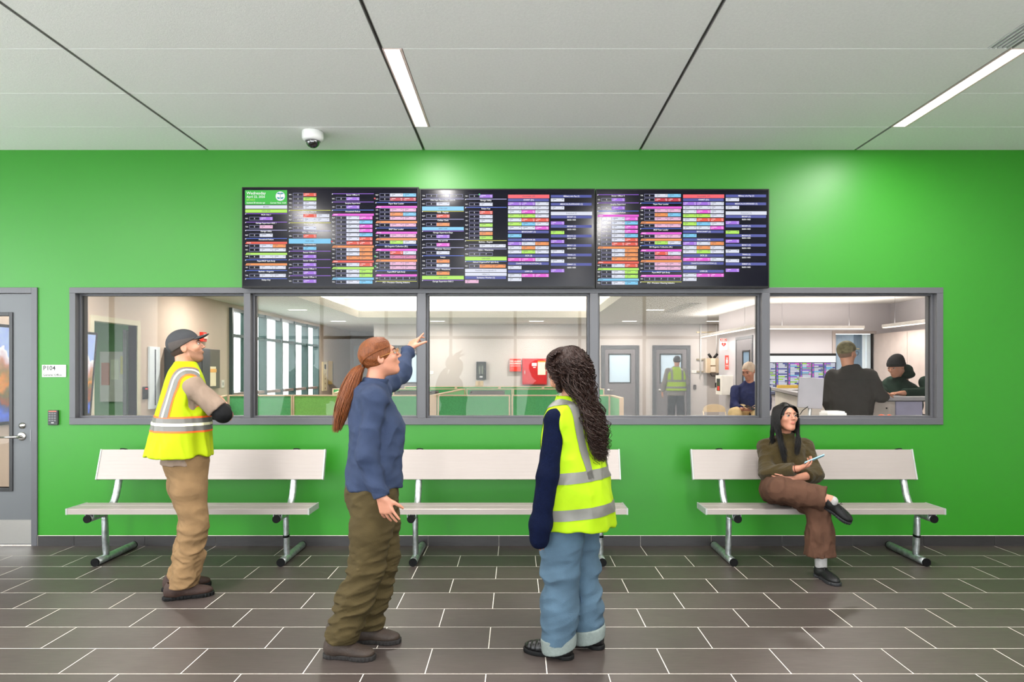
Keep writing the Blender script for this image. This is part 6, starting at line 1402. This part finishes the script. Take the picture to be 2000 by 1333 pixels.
    solid('sock', chain([kR.lerp(aR, .82), kR.lerp(aR, 1.04)+V((0, 0, -.004)), f_.W(0, -.03, .05)], [.033, .032, .031], .02), *boxof([kR.lerp(aR, .82), aR, f_.W(0, -.03, .05)], .05), .005, SK, t)
    # phone, a thing of its own
    c0 = wR+h1d.normalized()*.115+V((.005, -.004, .028)); ph = thing('phone', c0, 'pale blue phone held by the seated woman', 'phone')
    xa = V((.86, -.20, .42)).normalized(); za = V((-.1, -.75, .30)); za = (za-xa*za.dot(xa)).normalized(); ya = za.cross(xa)
    Rm = Matrix(((xa.x, za.x, ya.x), (xa.y, za.y, ya.y), (xa.z, za.z, ya.z)))
    MB().obox(c0, (.150, .074, .009), Rm).build('case', [mat('phone_blue', (.55, .74, .84), .35)], ph, bevel=.004)
    MB().obox(c0+ya*.0048, (.140, .066, .001), Rm).build('screen', [mat('phone_glass', (.05, .06, .08), .1)], ph)
woman_seated()
# ================================================================== people in the office
DKJ = cloth('charcoal_jacket', (.20, .19, .18), .85); BKN = mat('beanie_black', (.05, .05, .055), .9, bump=.4, bscale=150); CAMO = mat('camouflage', (.40, .37, .27), .85, var=.5, vscale=26)
HOOD = cloth('dark_green_hoodie', (.085, .16, .12), .9, bump=.3)
def office_man(x, y, phi, head, arms, label, torso, jacket, tname, legm, legs, skin=SKIN, pitch=0, extra=None, h=.010, fold=.006, sit=None, lean=0, sleeve_r=(.078, .072, .060, .048), neck=None, hk=1.0, hphi=None, jm=None, seam=None):
    t = thing('person', (x, y, 0 if sit is None else 0), label, 'person'); fr = Fr(x, y, phi, lean=lean)
    H = Head(head, hphi if hphi is not None else phi, pitch, k=hk); hs = H.sdf()
    pr = [chain([Vector(neck or fr.W(0, 0, 1.42)), H.W(0, -.026, -.03)], [.062, .056])]; hands = []; sls = []
    for (s_, e_, w_, hd, n_, g_, cu) in arms:
        s_, e_, w_ = Vector(s_), Vector(e_), Vector(w_); pr.append(chain([s_, e_, w_], [.045, .036, .028], .02)); hands.append(near(hand(w_, hd, n_, g_, cu, .08), w_+Vector(hd).normalized()*.09, .17))
        sls.append(clip(chain([s_, e_, w_.lerp(e_, .08)], [sleeve_r[0], sleeve_r[2], sleeve_r[3]], .03), w_.lerp(e_, .12), w_-e_))
    for L_ in legs: pr.append(chain(L_, [.07, .05, .04][:len(L_)], .03))
    tor = loft(fr, torso); pr.append(grow(tor, -.04)); c = union(pr, .03); hh = near(hs, H.W(0, 0, 0), .2*hk)
    def f(P):
        d = smin(c(P), hh(P), .02)
        for q in hands: d = smin(d, q(P), .008)
        return d
    pts = [H.W(a, b, c_) for a in (-.1, .1) for b in (-.12, .13) for c_ in (-.12, .12)]+[Vector(a) for A_ in arms for a in A_[:3]]+[Vector(A_[2])+Vector(A_[3]).normalized()*.2 for A_ in arms]+[fr.W(a, b, z) for a in (-.25, .25) for b in (-.2, .2) for z in (torso[0][0], torso[-1][0])]
    lp = [Vector(a) for L_ in legs for a in L_]
    solid('body', f, *boxof(pts+lp, .09), h*.8, skin, t)
    jf = plus(lambda P: __import__('functools').reduce(lambda a, b: smin(a, b, .025), [s(P) for s in sls], tor(P)), folds(fr, int(x*97), fold, 18, 18, 18, 6))
    jk = solid(tname, jf, *boxof([Vector(a) for A_ in arms for a in A_[:3]]+[fr.W(a, b, z) for a in (-.28, .28) for b in (-.22, .22) for z in (torso[0][0], torso[-1][0])], .06), h, jacket, t)
    if legs:
        lg = union([chain(L_, [.105, .088, .078][:len(L_)], .03) for L_ in legs], .015)
        solid('trousers', plus(lg, folds(fr, 7, .005, 14, 14, 30, 5)), *boxof(lp, .13), h, legm, t)
    return t, fr, H, jk
std = lambda k=1.0, z0=.84, zt=1.55, w=.225, d=.15: [(z0, w*.95, d*1.0, 0, 0), (z0+.2, w*.93, d*.97, 0, 0), (zt-.35, w, d, 0, 0), (zt-.17, w*.98, d*.9, 0, -.01), (zt-.10, w*.85, d*.72, 0, -.015), (zt-.05, w*.5, d*.55, 0, -.01), (zt, .075, .075, 0, -.01)]
# man in camouflage cap
t, fr, H, jk = office_man(3.455, 6.93, 72, (3.425, 6.95, 1.690), [((3.60, 6.86, 1.46), (3.70, 6.80, 1.25), (3.82, 7.03, 1.275), (.8, .5, -.05), (.1, .1, -1), -1, (.2, .2, .1)), ((3.285, 6.99, 1.45), (3.27, 7.05, 1.19), (3.38, 7.13, 1.00), (.3, .3, -.9), (1, 0, 0), -1, (.3, .3, .2))],
    'man in a camouflage cap and charcoal jacket seen from behind in the rightmost window', std(1, .86, 1.575, .212, .15), DKJ, 'jacket', cloth('dark_trousers', (.12, .12, .14)), [[(3.33, 6.95, .9), (3.32, 6.95, .5), (3.31, 6.95, .09)], [(3.50, 6.93, .9), (3.50, 6.93, .5), (3.51, 6.93, .09)]], hphi=28, pitch=-2)
cap_parts(H, t, CAMO, CAMO); hf = lambda P: smax(smax(ell((0, -.020, .014), (.0765, .0955, .088))(P), P[:, 1]-.0, .006), -.06-P[:, 2], .02)
solid('hair', H.loc(hf), *boxof([H.W(a, b, c) for a in (-.09, .09) for b in (-.13, .05) for c in (-.08, .06)], .01), .007, mat('hair_brown_grey', (.42, .33, .27), .8), t)
gl = MB(); [gl.tube([H.W(g_*.033+.022*math.cos(a), .1035, .004+.019*math.sin(a)) for a in np.linspace(0, 2*PI, 16)], .002, 6) for g_ in (-1, 1)]; gl.build('glasses', [BLACK], t)
MB().tube([fr.W(-.20, -.150, 1.42), fr.W(0, -.156, 1.42), fr.W(.20, -.150, 1.42)], .003, 5).build('yoke_seam', [mat('jacket_seam', (.14, .14, .14), .9)], jk)
for sx in (-1, 1): shoe(t, 3.41+sx*.09, 6.94, 72, 'dark shoe', BLACK, SOLE, 1.05, shaft=.09)
# man in black beanie leaning on the counter
t, fr, H, jk = office_man(4.66, 7.86, 214, (4.27, 7.56, 1.555), [((4.60, 7.54, 1.37), (4.60, 7.45, 1.275), (4.20, 7.34, 1.262), (-1, -.25, .02), (0, 0, -1), -1, (.25, .3, .2)), ((4.36, 7.82, 1.37), (4.16, 7.66, 1.29), (4.04, 7.38, 1.262), (-.5, -.85, .02), (0, 0, -1), 1, (.25, .3, .2))],
    'man in a black beanie and dark green hoodie leaning on the short white counter', std(1, .86, 1.50, .235, .155), HOOD, 'hoodie', cloth('navy_trousers', (.07, .08, .13)), [[(4.60, 7.95, .9), (4.62, 7.95, .5), (4.62, 7.96, .09)], [(4.74, 7.86, .9), (4.76, 7.84, .5), (4.78, 7.84, .09)]], hphi=206, pitch=-18, lean=17, neck=(4.42, 7.68, 1.38))
cap_parts(H, t, BKN, BKN, brim=False, beanie=True); H.eyes(t)
hd_ = union([ell(H.W(0, -.12, -.13), (.11, .10, .055)), ell(H.W(0, -.15, -.08), (.085, .055, .06))], .03)
solid('hood', hd_, *boxof([H.W(0, -.1, -.08)], .2), .009, HOOD, jk)
for sx in (0, 1): shoe(t, 4.62+sx*.15, 7.96-sx*.11, 214, 'dark shoe', BLACK, SOLE, 1.05, shaft=.09)
# grey haired man on the tall stool
NVS = cloth('navy_sweatshirt', (.13, .155, .30), .9, bump=.3); KHP = cloth('cream_chinos', (.80, .70, .52), .9)
X0_, Y0_ = 3.46, 10.0; V = Vector
t, fr, H, jk = office_man(X0_, Y0_, 240, (3.430, 9.93, 1.500), [((3.27, 10.02, 1.22), (3.20, 9.86, .99), (3.22, 9.60, .955), (.5, -.8, -.1), (.3, -.2, 1), 1, (.4, .4, .3)), ((3.66, 9.86, 1.22), (3.62, 9.70, .98), (3.36, 9.56, .955), (-.9, -.3, -.1), (0, -.2, 1), -1, (.4, .4, .3))],
    'grey haired man in a navy sweater seated in the office looking at his phone', [(.86, .205, .155, 0, 0), (.95, .21, .16, 0, .01), (1.08, .205, .155, 0, .01), (1.20, .205, .135, 0, 0), (1.27, .175, .105, 0, -.01), (1.32, .10, .085, 0, -.005), (1.36, .07, .07, 0, 0)], NVS, 'sweater', KHP,
    [[(3.37, 9.95, .92), (3.10, 9.55, .89), (3.10, 9.60, .48)], [(3.56, 9.92, .92), (3.42, 9.50, .90), (3.44, 9.52, .48)]], hphi=222, pitch=-22, neck=(3.46, 9.98, 1.28), hk=1.12, skin=SKIN2)
GH = hair_mat('silver_hair', (.72, .64, .56), .15); crown = ell((0, -.022, .030), (.081, .101, .092)); face = ell((0, .112, -.03), (.075, .072, .105))
solid('hair', H.loc(lambda P: smax(smax(crown(P)+.002*np.sin(P[:, 0]*120+P[:, 1]*60), -face(P), .01), -P[:, 2]-.03+.0*P[:, 1], .02)), *boxof([H.W(a, b, c) for a in (-.1, .1) for b in (-.14, .1) for c in (-.07, .13)], .012), .007, GH, t); H.eyes(t)
for sx in (0, 1):
    shoe(t, 3.10+sx*.34, 9.58-sx*.06, 240, 'dark shoe', BLACK, SOLE, 1.0, shaft=.09, z=.38)
c0 = V((3.30, 9.50, .985)); ph = thing('phone', c0, 'black phone in the hands of the grey haired man', 'phone')
Rm = Matrix.Rotation(.4, 3, 'X')@Matrix.Rotation(.5, 3, 'Z'); MB().obox(c0, (.075, .15, .009), Rm).build('case', [BLACK], ph, bevel=.003); MB().obox(c0+Rm@V((0, 0, .005)), (.068, .14, .001), Rm).build('screen', [mat('phone_glass', (.05, .06, .08), .1)], ph)
# man in the lime vest walking to the far door
GRY = cloth('grey_sweatshirt', (.44, .42, .40), .9); DTR = cloth('charcoal_trousers', (.15, .15, .155), .9)
x, y = 3.87, 16.3
t, fr, H, jk = office_man(x, y, 88, (x+.02, y, 1.735), [((x-.19, y, 1.50), (x-.28, y, 1.20), (x-.32, y+.06, .97), (-.05, .1, -1), (1, 0, 0), 1, (.3, .3, .2)), ((x+.19, y, 1.50), (x+.27, y, 1.20), (x+.24, y+.16, .99), (.0, .2, -1), (-1, 0, 0), -1, (.3, .3, .2))],
    'man in a lime safety vest walking away toward the far office door', std(1, .90, 1.62, .225, .15), GRY, 'sweatshirt', DTR, [[(x-.09, y, .92), (x-.11, y+.05, .50), (x-.11, y-.02, .10)], [(x+.09, y, .92), (x+.11, y-.04, .50), (x+.12, y-.20, .14)]], h=.016, fold=.005)
vt = loft(fr, [(1.02, .245, .180, 0, -.01), (1.2, .235, .17, 0, 0), (1.42, .232, .16, 0, 0), (1.50, .205, .130, 0, -.01), (1.56, .12, .10, 0, -.01), (1.60, .085, .085, 0, -.01)])
v = solid('vest', sub(vt, union([seg((x-.27, y, 1.46), (x-.30, y, 1.30), .07, .08), seg((x+.27, y, 1.46), (x+.30, y, 1.30), .07, .08)]), .01), (x-.3, y-.3, 1.0), (x+.3, y+.3, 1.63), .014, YEL2, t)
for z in (1.10, 1.26): band(v, fr, [((0, 0, z+.025), (0, 0, 1)), ((0, 0, z-.025), (0, 0, -1))], .004, 'reflective_band', TAPE, v)
for g in (-1, 1): band(v, fr, [((g*.15, 0, 1.3), (g, 0, 0)), ((g*.10, 0, 1.3), (-g, 0, 0)), ((0, 0, 1.285), (0, 0, -1))], .004, 'reflective_band', TAPE, v)
cap_parts(H, t, mat('knit_grey', (.17, .16, .17), .9), mat('knit_grey', (.17, .16, .17), .9), brim=False, beanie=True)
for sx in (0, 1): shoe(t, x-.11+sx*.23, y-.02-.18*sx, 88, 'dark shoe', BLACK, SOLE, 1.05, shaft=.09, z=0)
